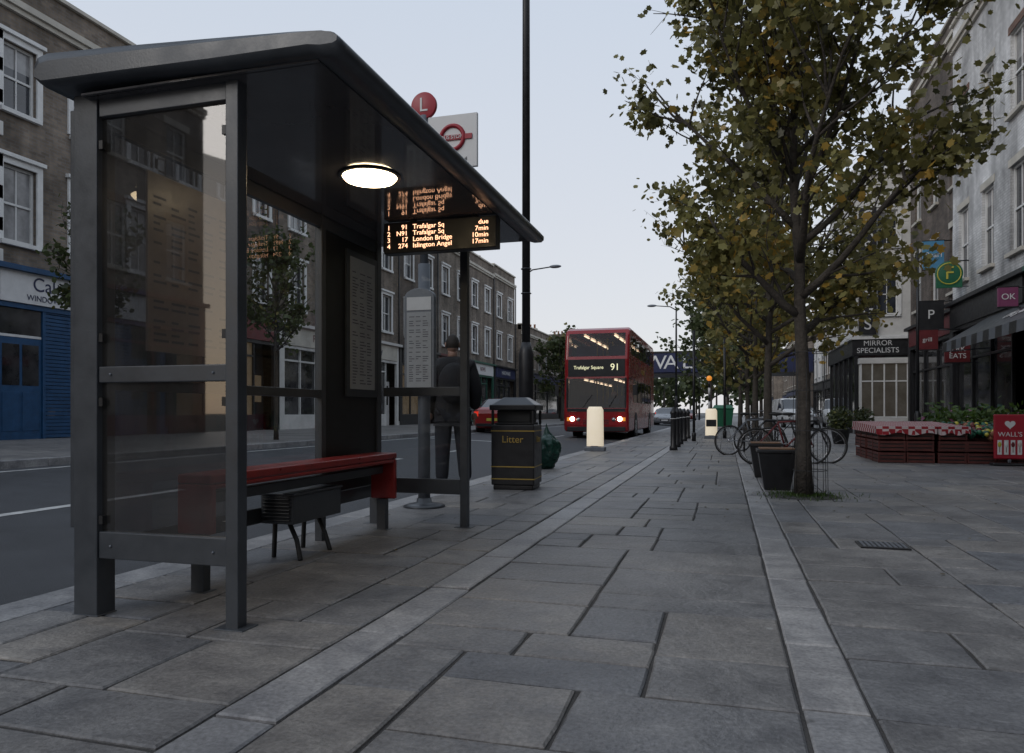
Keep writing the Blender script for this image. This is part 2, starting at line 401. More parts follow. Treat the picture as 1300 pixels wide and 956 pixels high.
b.box(BX-.35,FX-.15,-40,-39.9,-.1,.265,'kerb')
b.obj('far_pavement', recalc=False)
e = empty('drain_cover',(1.08,5.8,.004))
b = MB(); b.box(-.16,.16,-.13,.13,-.005,.006,'black')
for i in range(9): b.box(-.14+i*.033,-.122+i*.033,-.11,.11,.006,.011,'steel')
b.obj('grating', e)
b = MB()
for i in range(240):
    x = R.uniform(-3.3,7); y = R.uniform(4,26)
    if R.random()<.6: x = R.gauss(.9,.7); y = R.uniform(7.5,26)
    if x < KX+.05 or x>7: continue
    s = R.uniform(.01,.028); a = R.uniform(0,6.3); z = .006
    vs = []
    for j in range(7):
        t = a+j*.9; r = s*(1 if j%2 else .6); vs.append((x+r*math.cos(t), y+r*math.sin(t), z+R.uniform(0,.008)))
    b.add(vs,[tuple(range(7))],'fallen',R.random())
b.obj('leaf_litter', recalc=False)

# ------------------------------------------------------------------ buildings
def frameT(O, U, W):
    O, U, W = Vector(O), Vector(U), Vector(W)
    return lambda u, w, v: O + U*u + W*w + Vector((0,0,v))
def wall(b, u0, u1, v0, v1, ops, k, depth=.14, w=0):
    us = sorted({u0,u1,*[o[0] for o in ops],*[o[1] for o in ops]}); vs = sorted({v0,v1,*[o[2] for o in ops],*[o[3] for o in ops]})
    for i in range(len(us)-1):
        for j in range(len(vs)-1):
            cu, cv = (us[i]+us[i+1])/2, (vs[j]+vs[j+1])/2
            if any(o[0]<cu<o[1] and o[2]<cv<o[3] for o in ops): continue
            b.quad((us[i],w,vs[j]),(us[i+1],w,vs[j]),(us[i+1],w,vs[j+1]),(us[i],w,vs[j+1]),k)
    for a,c,d,e in ops:
        for q in (((a,w,d),(a,w-depth,d),(a,w-depth,e),(a,w,e)),((c,w,d),(c,w-depth,d),(c,w-depth,e),(c,w,e)),
                  ((a,w,d),(c,w,d),(c,w-depth,d),(a,w-depth,d)),((a,w,e),(c,w,e),(c,w-depth,e),(a,w-depth,e))):
            b.quad(*q, k)
def sash(b, a, c, d, e, w=0, depth=.14, surround=None, trim='white', bars=True):
    g = R.choice(['win','win','winlit'])
    zz = w-depth+.012
    if R.random()<.45:
        m = d+(e-d)*R.uniform(.4,.8)
        b.quad((a,zz,m),(c,zz,m),(c,zz,e),(a,zz,e), 'winlit'); b.quad((a,zz,d),(c,zz,d),(c,zz,m),(a,zz,m), 'win')
    else: b.quad((a,zz,d),(c,zz,d),(c,zz,e),(a,zz,e), g)
    z0, z1 = w-depth+.014, w-depth+.06; f = .06
    b.box(a,a+f,z0,z1,d,e,trim); b.box(c-f,c,z0,z1,d,e,trim); b.box(a+f,c-f,z0,z1,d,d+f,trim); b.box(a+f,c-f,z0,z1,e-f,e,trim)
    m = (d+e)/2; b.box(a+f,c-f,z0,z1-.01,m-.025,m+.025,trim)
    if bars:
        u = (a+c)/2; b.box(u-.015,u+.015,z0,z1-.02,d+f,m-.026,trim); b.box(u-.015,u+.015,z0,z1-.02,m+.026,e-f,trim)
    b.box(a-.09,c+.09,w+.002,w+.11,d-.1,d-.004,trim if surround else 'cream')
    if surround:
        s = surround
        b.box(a-s,a-.003,w+.002,w+.05,d,e+s,trim); b.box(c+.003,c+s,w+.002,w+.05,d,e+s,trim); b.box(a-.003,c+.003,w+.002,w+.05,e+.003,e+s,trim)
        b.box(a-s-.05,c+s+.05,w+.003,w+.12,e+s+.003,e+s+.09,trim)
    else:
        b.box(a-.1,c+.1,w+.002,w+.02,e+.003,e+.2,'brickR' if R.random()<.4 else 'cream')
def house(name, O, U, W, width, H, floors, nwin, wallk, shopk, fascia, sign=None, surround=None, winw=.85, depth=9, shop_h=3.45, fas_h=.8, shutter=False, lit=False, quoin=False, face='+x', signk='signwhite', chim=True, sub=None, uoff=None, pipe=True):
    e = empty(name, O); T = frameT((0,0,0), U, W)
    b = MB(T); wn = MB(T)
    base = shop_h+fas_h
    ops = []
    for (z0,z1) in floors:
        for i in range(nwin):
            c = width*(i+.5)/nwin; ops.append((c-winw/2,c+winw/2,z0,z1))
    wall(b,0,width,base,H,ops,wallk)
    for o in ops: sash(wn,*o,surround=surround)
    b.quad((0,0,0),(0,-depth,0),(0,-depth,H),(0,0,H),wallk); b.quad((width,0,0),(width,-depth,0),(width,-depth,H),(width,0,H),wallk)
    b.quad((0,-depth,0),(width,-depth,0),(width,-depth,H),(0,-depth,H),wallk)
    b.obj('walls', e, recalc=False)
    wn.obj('windows', e)
    r = MB(T)
    r.quad((0,-.3,H-.4),(width,-.3,H-.4),(width,-depth,H-.3),(0,-depth,H-.3),'slate')
    r.box(0,width,-.3,-.003,H-.45,H-.003,wallk)
    r.box(0.004,width-.004,-.34,.10,H,H+.09,'cream')
    r.box(0.004,width-.004,.003,.16,H-.75,H-.6,'cream')
    r.box(0.004,width-.004,.003,.09,H-.87,H-.753,'cream')
    if chim:
        r.box(width-.7,width-.02,-4.4,-2.6,H-.3,H+1.3,wallk); r.box(width-.75,width+.0,-4.45,-2.55,H+1.303,H+1.42,'cream')
        for k in range(4): r.lathe((width-.37,-4.2+k*.47,H+1.42),[(.11,0),(.1,.35),(.13,.36),(.12,.42)],'terracotta',10)
    r.obj('roof', e)
    if quoin:
        q = MB(T); v = base
        while v < H-1.2:
            q.box(.003,.5,.003,.05,v,v+.32,'offwhite'); q.box(width-.5,width-.003,.003,.05,v,v+.32,'offwhite'); v += .36
            q.box(.003,.32,.003,.05,v,v+.32,'offwhite'); q.box(width-.32,width-.003,.003,.05,v,v+.32,'offwhite'); v += .36
        q.obj('quoins', e, bevel=.012)
    s = MB(T)
    s.box(.02,.34,-.02,.10,0,base-.003-.12,shopk); s.box(width-.34,width-.02,-.02,.10,0,base-.123,shopk)
    s.box(.35,width-.35,-.05,.14,shop_h+.003,base-.123,fascia)
    s.box(.0,width,-.05,.26,base-.12,base,shopk)
    s.box(.35,width-.35,-.1,.1,shop_h-.12,shop_h,shopk)
    dw = 1.0
    s.box(.35,width-.36-dw,-.08,.03,0,.55,shopk)
    gk = 'shoplit' if lit else 'shopglass'
    s.quad((.35,-.06,.55),(width-.36-dw,-.06,.55),(width-.36-dw,-.06,shop_h-.12),(.35,-.06,shop_h-.12),gk)
    n = 3
    for i in range(n+1):
        u = .35+(width-.71-dw-.07)*i/n; s.box(u,u+.07,-.055,.02,.553,shop_h-.123,shopk)
    s.box(.42,width-.43-dw,-.054,.015,2.55,2.62,shopk)
    s.quad((width-.36-dw,-.35,0),(width-.36,-.35,0),(width-.36,-.35,shop_h),(width-.36-dw,-.35,shop_h),'black')
    s.box(width-.36-dw+.06,width-.42,-.34,-.28,0,2.15,shopk); s.box(width-.36-dw+.2,width-.56,-.279,-.27,1.0,1.95,gk)
    if shutter:
        v = .02
        while v < shop_h-.15: s.box(1.55,width-.37-dw,.035,.07,v,v+.075,shopk); v += .09
        s.box(1.47,1.549,.03,.09,0,shop_h-.125,shopk)
        s.box(.36,1.46,.035,.06,0,2.35,shopk); s.box(.36,1.46,.035,.055,2.36,2.42,'signwhite')
        s.box(.45,.88,.061,.066,1.25,2.2,'shopglass'); s.box(.95,1.38,.061,.066,1.25,2.2,'shopglass'); s.box(.45,.88,.061,.07,.2,1.1,shopk); s.box(.95,1.38,.061,.07,.2,1.1,shopk)
        s.box(.36,1.46,.035,.05,2.43,shop_h-.13,'shopglass')
    s.obj('shopfront', e, bevel=.006, seg=1)
    zc = shop_h+.003+(fas_h-.12)/2
    uo = uoff if uoff else width/2; al = 'LEFT' if uoff else 'CENTER'
    if sign: text('fascia_lettering', sign, T(uo,.147,zc+(.1 if sub else 0)), .46 if sub else .40, signk, e, face, al)
    if sub: text('fascia_lettering', sub, T(uo-.15 if uoff else uo,.147,zc-.22), .19, signk, e, face, al)
    if pipe:
        d = MB(T); d.cyl((width-.08,.1,.2),(width-.08,.1,H-.8),.045,.045,'black',8); d.obj('drainpipe', e)
    return e

zb = .33
left = [
 (-14,7,'brickY','maroon','black','',.0,3,{}),
 (-7,7,'brickD','black','black','',.0,3,{}),
 (0,6.2,'brickD','maroon','maroon','',.0,3,dict(lit=True)),
 (6.2,6.2,'brickR','teal','teal','',.0,3,dict(pipe=False)),
 (12.4,5.6,'brickY','blue','signwhite','Caledonian',.15,3,dict(shutter=True,quoin=True,signk='navy',sub='WINDOWS - DOORS',uoff=1.15)),
 (18.0,5.6,'brickD','black','maroon','FOODS',.13,3,dict(lit=True)),
 (23.6,5.2,'brickY','offwhite','cream','Paris',.13,2,dict(signk='maroon')),
 (28.8,5.2,'brickY','offwhite','cream',"Gallery",.13,2,dict(signk='navy')),
 (34.0,5.2,'brickD','black','black',"BONDS INC",.13,2,dict(lit=True)),
 (39.2,5.2,'brickY','maroon','maroon','KEBAB',.13,2,dict(lit=True)),
 (44.4,5.4,'brickY','teal','signwhite','NEWS',.13,2,dict(signk='maroon')),
 (49.8,5.6,'brickY','black','navy','HARDWARE',.13,2,{}),
]
for (y0,w,wk,sk,fk,sg,sur,nw,kw) in left:
    H = 11.0 - zb + R.uniform(-.12,.2) + (0 if y0<20 else .25)
    house('unseen_backdrop_house',(BX,y0,zb),(0,1,0),(1,0,0),w,H,[(4.55,6.3),(7.55,9.1)],nw,wk,sk,fk,sg,sur or None,.85 if nw==3 else 1.0,9,3.15,.85,**kw)
house('brick_warehouse',(BX-1,61,zb),(0,1,0),(1,0,0),16,8.2,[(4.6,6.2)],6,'brickY','black','navy','',None,1.0)
house('brick_warehouse',(BX-1,79,zb),(0,1,0),(1,0,0),14,9.2,[(4.6,6.2)],5,'brickD','black','navy','',None,1.0)
for i in range(5):  # unseen row added behind the camera to block bright sky in the glass reflections
    house('unseen_backdrop_house',(-24+i*8,-44,0),(1,0,0),(0,1,0),8,11.5+(i%2)*.8,[(4.8,6.6),(7.8,9.4)],3,('brickD','brickY')[i%2],'black','maroon','',.13,1.0,9,3.4,.8,face='+y',lit=(i%2==0))

def rhouse(y0,w,H,wk,sk,fk,sg,X=7.0,nwin=3,fl=((5.0,7.2),(8.5,10.6)),**kw):
    return house('whitewashed_shop_house' if wk=='brickW' else 'brick_shop_house',(X,y0+w,0),(0,-1,0),(-1,0,0),w,H,list(fl),nwin,wk,sk,fk,sg,None,.95,9,3.6,.8,face='-x',**kw)
rhouse(-16,8,12,'brickD','black','black','')
rhouse(-8,8,12,'brickY','maroon','black','',lit=True)
rhouse(0,7,12.5,'brickD','teal','black','',lit=True)
rhouse(7,6.6,12.5,'brickY','black','black','')
rhouse(13.6,6.5,13.4,'brickW','teal','black','',lit=True)
rhouse(20.1,6.5,13.2,'brickW','black','black','')
rhouse(26.6,7.2,14.2,'brickD','black','maroon','',X=7.35)
e = empty('white_stucco_pub',(0,0,0))
T = frameT((5.57,36,0),(1,0,0),(0,-1,0))
b = MB(T); wn = MB(T)
ops = [(.9,1.75,5.3,7.1),(.9,1.75,8.3,9.9),(2.6,3.4,5.3,7.1),(2.6,3.4,8.3,9.9)]
wall(b,0,4.4,4.2,11.5,ops,'offwhite')
for o in ops: sash(wn,*o,surround=.14)
b.quad((0,0,4.2),(0,-8,4.2),(0,-8,11.5),(0,0,11.5),'offwhite'); b.quad((4.4,0,0),(4.4,-8,0),(4.4,-8,11.5),(4.4,0,11.5),'offwhite')
b.quad((0,-8,0),(4.4,-8,0),(4.4,-8,11.5),(0,-8,11.5),'offwhite'); b.quad((0,0,11.5),(4.4,0,11.5),(4.4,-8,11.5),(0,-8,11.5),'slate')
b.obj('walls',e,recalc=False); wn.obj('windows',e)
b = MB(T)
b.box(-.15,4.5,-8.1,.15,11.503,11.75,'white'); b.box(-.2,4.5,-8,.2,4.2,4.35,'white')
b.box(-.1,4.4,-8,.1,3.5,4.197,'black')
b.quad((0,-.05,0),(4.4,-.05,0),(4.4,-.05,3.5),(0,-.05,3.5),'shopglass'); b.quad((.05,-.05,0),(.05,-8,0),(.05,-8,3.5),(.05,-.05,3.5),'shopglass')
b.box(.17,2.08,.0,.45,0,.72,'offwhite'); b.box(.12,2.13,.0,.52,3.1,3.35,'offwhite'); b.box(.2,2.05,.01,.40,.723,3.097,'baylit')
for u in (.17,.62,1.1,1.58,2.02): b.box(u,u+.06,.402,.46,.723,3.097,'white')
b.box(.232,2.018,.402,.44,2.3,2.36,'white'); b.box(.232,2.018,.402,.44,.724,.79,'white')
for w in (.0,.2): b.box(.165,.199,w+.01,w+.06,.724,3.096,'white')
for u in (0,2.14,3.15,4.2): b.box(u,u+.14,-.04,.08,0,3.497,'black')
for u in (2.29,3.32): b.box(u,u+.85,-.045,.05,0,.75,'black'); b.box(u,u+.85,-.045,.04,2.6,2.68,'white'); b.box(u+.42,u+.46,-.045,.04,.753,2.597,'white'); b.box(u,u+.05,-.045,.04,.753,2.597,'white'); b.box(u+.80,u+.85,-.045,.04,.753,2.597,'white')
for w in (-1.5,-3,-4.5,-6,-7.8): b.box(-.03,.12,w,w+.2,0,3.497,'black')
b.obj('shopfront',e,bevel=.008,seg=1)
text('fascia_lettering','MIRROR\nSPECIALISTS',(6.5,35.88,3.86),.32,'signwhite',e)
text('fascia_lettering','0207 607\n4003',(8.7,35.88,3.86),.3,'signwhite',e)
b = MB(T)
for u in (1.6,3.0):
    b.box(u,u+.9,-3,-1.6,11.75,13.0,'offwhite')
    for k in range(3): b.lathe((u+.2+.25*k,-2.3,13.0),[(.1,0),(.09,.35),(.12,.4)],'terracotta',10)
b.obj('chimneys',e)
e = empty('vertical_banner_sign',(0,0,0))
b = MB(); b.box(5.7,6.42,35.70,35.82,4.4,10,'black'); b.box(5.95,6.15,35.82,36.02,9.2,9.3,'black'); b.box(5.95,6.15,35.82,36.02,5.2,5.3,'black'); b.obj('banner_board',e,bevel=.02)
for i,ch in enumerate('CASTINGS'): text('letter',ch,(6.06,35.69,9.6-i*.68),.72,'signwhite',e)
for i,(y0,w,H,wk) in enumerate([(46,7,10.5,'cream'),(53,7,11,'offwhite'),(60,8,10,'cream'),(68,8,11,'brickY'),(76,9,10.5,'offwhite')]):
    house('distant_terraced_house',(9.2,y0+w,0),(0,-1,0),(-1,0,0),w,H,[(4.6,6.3),(7.4,8.9)],3,wk,'black','black','',.1,.95,9,3.3,.7,face='-x')
for (x,y0,h) in ((-16,100,11),(-17,122,12),(9,100,11),(10,122,12),(-16,150,10),(9,150,12)):
    s = 1 if x<0 else -1
    house('distant_terraced_house',(x,y0 if s>0 else y0+18,0),(0,s,0),(s,0,0),18,h,[(4.6,6.3),(7.4,8.9)],6,'brickY','black','navy','',None,1.0,9,3.3,.7)

def hsign(name, x0,x1,y,z0,z1,k,wallx,txt='',tk='signwhite',sz=.3,round_=False):
    e = empty(name); b = MB()
    if round_:
        c=((x0+x1)/2,(z0+z1)/2); b.cyl((c[0],y-.03,c[1]),(c[0],y+.03,c[1]),(x1-x0)/2,(x1-x0)/2,k,32); b.box(x0+.02,x1-.02,y-.025,y+.025,z0-.05,z0+.25,'signgreen'); b.ring((c[0],y-.032,c[1]),(x1-x0)/2-.06,.02,'signyellow','y',28,4)
    else:
        b.box(x0,x1,y-.04,y+.04,z0,z1,k); b.box(x0-.02,x1+.02,y-.045,y+.045,z1,z1+.03,'black'); b.box(x0-.02,x1+.02,y-.045,y+.045,z0-.03,z0,'black')
    b.obj('board',e,bevel=.006); b2=MB()
    b2.cyl((x1-.1,y,z1+.0),(wallx,y,z1+.0),.02,.02,'black',8); b2.cyl(((x0+x1)/2,y,z0-.02),(wallx,y,z0-.02),.012,.012,'black',8); b2.obj('bracket',e)
    if txt: text('lettering',txt,((x0+x1)/2,y-.055,(z0+z1)/2),sz,tk,e)
hsign('projecting_shop_sign',6.45,7.1,28,5.8,6.75,'signblue',7.35,'Pearl','signwhite',.26)
hsign('round_shop_sign',6.1,6.85,25,4.75,5.5,'signgreen',7,'F','signyellow',.55,True)
hsign('projecting_shop_sign',6.08,6.84,27,3.7,4.58,'black',7.35,'P','signwhite',.42)
hsign('projecting_shop_sign',6.1,6.75,24,2.4,2.95,'maroon',7,'JERK\nEATS','signwhite',.2)
hsign('projecting_shop_sign',6.2,6.62,20,3.45,3.9,'pink',7,'OK','signwhite',.2)
hsign('projecting_shop_sign',5.7,6.3,25.5,2.9,3.5,'maroon',7,'grill','signwhite',.18)
e = empty('shop_awning')
b = MB(); n=16
for i in range(n):
    ya=16.2+6.6*i/n; yb=16.2+6.6*(i+1)/n; k='black' if i%2 else 'steel'
    b.quad((6.88,ya,3.55),(6.88,yb,3.55),(5.75,yb,2.85),(5.75,ya,2.85),'black'); b.quad((5.75,ya,2.85),(5.75,yb,2.85),(5.74,yb,2.6),(5.74,ya,2.6),k)
b.quad((6.88,16.2,3.55),(5.75,16.2,2.85),(5.75,16.2,2.6),(6.88,16.2,2.6),'black')
b.obj('canvas',e,recalc=False)
text('lettering','the garden',(6.3,18.6,3.215),.5,'signwhite',e,rot=(math.radians(32),0,-math.pi/2))
b=MB(); b.cyl((6.9,16.3,2.7),(5.76,16.3,2.62),.015,.015,'steel'); b.cyl((6.9,22.7,2.7),(5.76,22.7,2.62),.015,.015,'steel'); b.obj('arms',e)

e = empty('railway_bridge')
b = MB(); Y=86
b.box(-19,18,Y,Y+.5,5.3,7.9,'navy'); b.box(-19,18,Y+7,Y+7.5,5.3,7.9,'navy'); b.box(-19,18,Y+.5,Y+7,5.3,5.9,'black')
b.box(-19,18,Y-.12,Y+.0,7.75,7.95,'black'); b.box(-19,18,Y-.12,Y,5.25,5.42,'black')
for i in range(20): b.box(-18.5+i*1.9,-18.38+i*1.9,Y-.08,Y,5.42,7.75,'navy')
b.obj('girders',e)
b = MB(); b.box(-19,-14.5,Y-.5,Y+8,0,5.25,'brickD'); b.box(9,18,Y-.5,Y+8,0,5.25,'brickD'); b.obj('abutments',e)
b = MB(); b.box(-12.5,-1.0,Y-.2,Y-.125,5.55,7.7,'navy'); b.obj('sign_panel',e)
for i,ch in enumerate('RNWALL'): text('letter',ch,(-11.2+i*1.78,Y-.21,6.62),2.2,'white',e,ext=.03,sx=1.15)

# ------------------------------------------------------------------ trees
def tree(name, x, y, z0, H, hb, RR, nl, ls, seed, leafk='leaf', tr=.09, off=(0,0), fine=False, gate=-.12, nlimb=17, twigs=0):
    r = random.Random(seed); e = empty(name,(x,y,z0)); b = MB()
    lead = []; n = 12
    for i in range(n+1):
        t = i/n; h = H*.93*t
        lead.append(Vector((off[0]*t*t + (r.uniform(-.05,.05)*t if i else 0), off[1]*t*t+(r.uniform(-.05,.05)*t if i else 0), h)))
    rad = [tr*(1.25 if i==0 else 1)*(1-.88*(i/n)**.9)+.006 for i in range(n+1)]
    b.tube(lead, rad, 'bark', 10 if fine else 7)
    def at(h):
        t = max(0,min(.999,h/(H*.93)))*n; i = int(t); return lead[i].lerp(lead[i+1], t-i), rad[i]
    ends = []
    ga = r.uniform(0,6)
    for k in range(nlimb):
        q = k/(nlimb-1); h = hb + (H*.88-hb)*q; p, rr = at(h)
        az = ga + k*2.4 + r.uniform(-.3,.3); el = math.radians(28+38*q+r.uniform(-8,8))
        prof = (math.sin(math.pi*min(1,(q*.8+.22)))**.7)
        L = RR*prof*r.uniform(.8,1.12); pts=[p.copy()]; d = Vector((math.cos(az)*math.cos(el),math.sin(az)*math.cos(el),math.sin(el)))
        L /= max(.55, math.cos(el)); L=min(L,RR*1.25)
        m = 7
        for i in range(m):
            d = (d + Vector((r.uniform(-.16,.16),r.uniform(-.16,.16),.05+r.uniform(-.1,.1)))).normalized()
            pts.append(pts[-1]+d*L/m)
        r0 = min(rr*.7, .035*RR/2+.012)
        b.tube(pts,[r0*(1-.85*i/m)+.003 for i in range(m+1)],'bark',6)
        for s in range(8):
            i = r.randint(1,m-1); d2 = (pts[i+1]-pts[i]).normalized()
            d2 = (d2 + Vector((r.uniform(-1,1),r.uniform(-1,1),r.uniform(-.45,.7)))*.9).normalized(); sl = L*.42*r.uniform(.6,1.1)
            q2 = [pts[i].copy()]
            for j in range(4):
                d2 = (d2+Vector((r.uniform(-.2,.2),r.uniform(-.2,.2),r.uniform(-.12,.16)))).normalized(); q2.append(q2[-1]+d2*sl/4)
            b.tube(q2,[r0*.4*(1-.8*j/4)+.002 for j in range(5)],'bark',4,False)
            for a in range(1,4): ends.append((q2[a],q2[a+1]))
            for w in range(3):
                d3 = (d2+Vector((r.uniform(-1,1),r.uniform(-1,1),r.uniform(-.8,.8)))).normalized(); st=q2[r.randint(2,4)]; en = st+d3*sl*.45
                b.tube([st,en],[.004,.002],'bark',3,False); ends.append((st,en)); ends.append((st,en))
        ends.append((pts[-2],pts[-1]))
    for k in range(twigs):
        q = r.uniform(.35,1); p,_ = at(hb+(H*.9-hb)*q); az = r.uniform(2.2,4.4) if r.random()<.7 else r.uniform(0,6.3); el=math.radians(r.uniform(45,75)); L=r.uniform(1.8,2.9)
        d=Vector((math.cos(az)*math.cos(el),math.sin(az)*math.cos(el),math.sin(el))); pts=[p.copy()]
        for i in range(6):
            d=(d+Vector((r.uniform(-.1,.1),r.uniform(-.1,.1),.06))).normalized(); pts.append(pts[-1]+d*L/6)
        b.tube(pts,[.013*(1-.85*i/6)+.002 for i in range(7)],'bark',4,False); ends.append((pts[2],pts[4]))
    b.obj('trunk_and_limbs', e, recalc=False)
    lf = MB(); cnt = 0; tries = 0
    while cnt < nl and tries < nl*4:
        tries += 1
        a, c = r.choice(ends); p = a.lerp(c, r.random()) + Vector((r.gauss(0,1),r.gauss(0,1),r.gauss(0,1)))*(.07+.025*RR)
        if noise.noise(p*1.25+Vector((seed,0,0))) < gate and r.random() < .88: continue
        cnt += 1
        nrm = Vector((r.gauss(0,.75),r.gauss(0,.75),r.gauss(.55,.6))).normalized(); u = nrm.orthogonal().normalized(); u = Matrix.Rotation(r.uniform(0,6.3),3,nrm) @ u; v = nrm.cross(u)
        s = ls*r.uniform(.55,1.2); hgt = (p.z-hb)/(H-hb)
        cl = noise.noise(p*1.6+Vector((9,seed,3)))
        tint = .44+cl*.55+r.gauss(0,.14)+ (.2 if hgt<.3 else 0)
        if r.random()<.035: tint = r.uniform(.9,1)
        tint = min(1,max(0,tint))
        if fine:
            sh = [(0,-.5),(.25,-.28),(.46,-.2),(.36,.05),(.40,.32),(.17,.28),(0,.55),(-.17,.28),(-.40,.32),(-.36,.05),(-.46,-.2),(-.25,-.28)]
        else: sh = [(0,-.5),(.4,-.1),(.3,.35),(0,.55),(-.3,.35),(-.4,-.1)]
        dr = r.uniform(-.2,.4)
        lf.add([p+u*(s*i)+v*(s*j)-nrm*(s*dr*(abs(i)+j*j)) for i,j in sh],[tuple(range(len(sh)))],leafk,tint)
    lf.obj('foliage', e, recalc=False)
    return e
tree('maple_tree',.86,9.0,0,6.9,1.85,2.1,14500,.104,11,tr=.085,off=(-.25,.1),fine=True,twigs=18,nlimb=22,gate=-.05)
tree('maple_tree',.86,16.2,0,6.6,1.9,2.4,7000,.135,22,tr=.1,nlimb=18,gate=-.05)
tree('maple_tree',.9,24,0,7.0,2.0,2.5,4300,.18,33,tr=.11,nlimb=16,leafk='leaf')
tree('maple_tree',.9,32,0,7.2,2.0,2.6,3200,.23,44,tr=.11,leafk='leaf')
tree('maple_tree',.8,42,0,7.4,2.0,2.7,2500,.3,55,tr=.12,leafk='leafD')
tree('street_tree',.2,55,0,9.0,2.2,3.6,2800,.38,66,tr=.14,leafk='leafD')
tree('street_tree',-1.2,70,0,9.5,2.2,4.0,2800,.42,77,tr=.14,leafk='leafD')
tree('small_street_tree',-10.8,16.2,.27,5.3,2.2,1.15,2200,.12,88,tr=.05,leafk='leafD')
tree('small_street_tree',-10.8,10.7,.27,4.2,2.3,.8,1500,.11,99,tr=.045,leafk='leafD')
tree('street_tree',-12.5,58,.27,6.4,1.6,2.6,2200,.32,101,tr=.12,leafk='leafD')
tree('street_tree',-12.5,66,.27,6.8,1.4,3.0,2200,.34,102,tr=.12,leafk='leaf')
b = MB(); r = random.Random(5)
for k in range(44):
    cx = r.uniform(-40,40); cy = r.uniform(170,230); cz = r.uniform(5,11); rr = r.uniform(3,5.5)
    b.cyl((cx,cy,0),(cx,cy,cz),.3,.2,'bark',5)
    for i in range(150):
        d = Vector((r.gauss(0,1),r.gauss(0,1),r.gauss(0,1))).normalized()*rr*r.uniform(.5,1.05); p = Vector((cx,cy,cz))+d
        u = Vector((r.gauss(0,1),r.gauss(0,1),r.gauss(0,1))).normalized(); v = u.orthogonal().normalized(); s=.7
        b.add([p-u*s,p+v*s,p+u*s,p-v*s],[(0,1,2,3)],'leafD',r.random()*.7)
b.obj('distant_trees', recalc=False)

b = MB(); r = random.Random(3)
for i in range(1500):
    a = r.uniform(0,6.3); d = abs(r.gauss(0,.2)); x=.86+d*math.cos(a)*1.15; y=9.0+d*math.sin(a); h=r.uniform(.02,.06); t=r.uniform(0,3.14); w=.006
    b.add([(x-w*math.cos(t),y-w*math.sin(t),0),(x+w*math.cos(t),y+w*math.sin(t),0),(x+r.uniform(-.03,.03),y+r.uniform(-.03,.03),h)],[(0,1,2)],'grass',r.random())
b.obj('grass_tuft', recalc=False)
b = MB(); b.lathe((.86,9.0,-.008),[(.40,0),(.38,.015),(.2,.022),(0.01,.024)],'joint',20); b.obj('tree_pit_soil')
e = empty('tree_guard',(.93,9.0,0)); b = MB()
for i in range(10):
    a = i*math.pi/5; b.cyl((.19*math.cos(a),.19*math.sin(a),0),(.17*math.cos(a),.17*math.sin(a),1.65),.0035,.0035,'black',5)
for z in (.3,.75,1.2,1.63): b.ring((0,0,z),.185,.004,'black','z')
b.obj('wire_cage',e)

# ------------------------------------------------------------------ bus shelter
e = empty('bus_shelter')
x0r,x1r,xf0,xf1 = -2.945,-2.81,-2.11,-2.045; ya,yb = 2.78,5.84
b = MB()
b.box(x0r,x1r,ya,ya+.11,0,2.44,'frame'); b.box(xf0,xf1,ya,ya+.065,0,2.42,'frame')
b.box(xf0,xf1,yb-.06,yb,0,2.42,'frame'); b.box(x0r+.02,x1r-.04,yb-.08,yb,0,2.44,'frame')
b.box(-3.02,-2.975,ya+.05,ya+.12,.40,2.4,'frame')
for y in (3.95,4.9): b.box(-2.92,-2.86,y-.03,y+.03,0,2.44,'frame')
for (y,w) in ((ya+.01,.045),(yb-.055,.045)):
    b.box(x1r+.001,xf0-.001,y,y+w,1.09,1.165,'frame'); b.box(x1r+.001,xf0-.001,y,y+w,.27,.395,'frame'); b.box(x1r+.001,xf0-.001,y,y+w,2.33,2.42,'frame')
b.box(-2.905,-2.865,ya+.11,3.92,1.06,1.12,'frame'); b.box(-2.905,-2.865,3.98,4.87,1.06,1.12,'frame')
for (p,q) in ((ya+.11,3.92),(3.98,4.87),(4.93,yb-.08)):
    b.box(-2.905,-2.865,p,q,.24,.34,'frame'); b.box(-2.905,-2.865,p,q,2.32,2.44,'frame')
b.box(-2.905,-2.865,4.93,yb-.08,.345,2.315,'frame_dark')
for (x,y) in ((-2.878,ya+.055),(-2.078,ya+.032),(-2.078,yb-.03),(-2.905,yb-.04)): b.box(x-.075,x+.075,y-.06,y+.06,-.004,.005,'frame')
b.obj('frame',e,bevel=.01,seg=3)
b = MB()
for z in (1.30,2.20,.45,1.0):
    for x in (x1r+.012,xf0-.012): b.box(x-.012,x+.012,ya+.008,ya+.028,z-.02,z+.02,'frame_dark')
for z in (.33,1.128):
    for x in (-2.74,-2.18): b.cyl((x,ya+.004,z),(x,ya+.012,z),.006,.006,'steel',8)
b.obj('glazing_clips',e)
def pane(b,p,q,z0,z1,k):
    b.quad((p[0],p[1],z0),(q[0],q[1],z0),(q[0],q[1],z1),(p[0],p[1],z1),k)
b = MB()
pane(b,(x1r,ya+.032),(xf0,ya+.032),1.165,2.33,'glass_dark'); pane(b,(x1r,ya+.032),(xf0,ya+.032),.395,1.09,'glass_dark')
b.obj('near_end_glazing',e,recalc=False)
b = MB()
pane(b,(x1r-.03,yb-.032),(xf0,yb-.032),1.165,2.33,'glass_clear'); pane(b,(x1r-.03,yb-.032),(xf0,yb-.032),.395,1.09,'glass_clear')
pane(b,(-2.885,3.98),(-2.885,4.87),1.12,2.32,'glass_clear'); pane(b,(-2.885,3.98),(-2.885,4.87),.34,1.06,'glass_clear')
b.obj('clear_glazing',e,recalc=False)
b = MB()
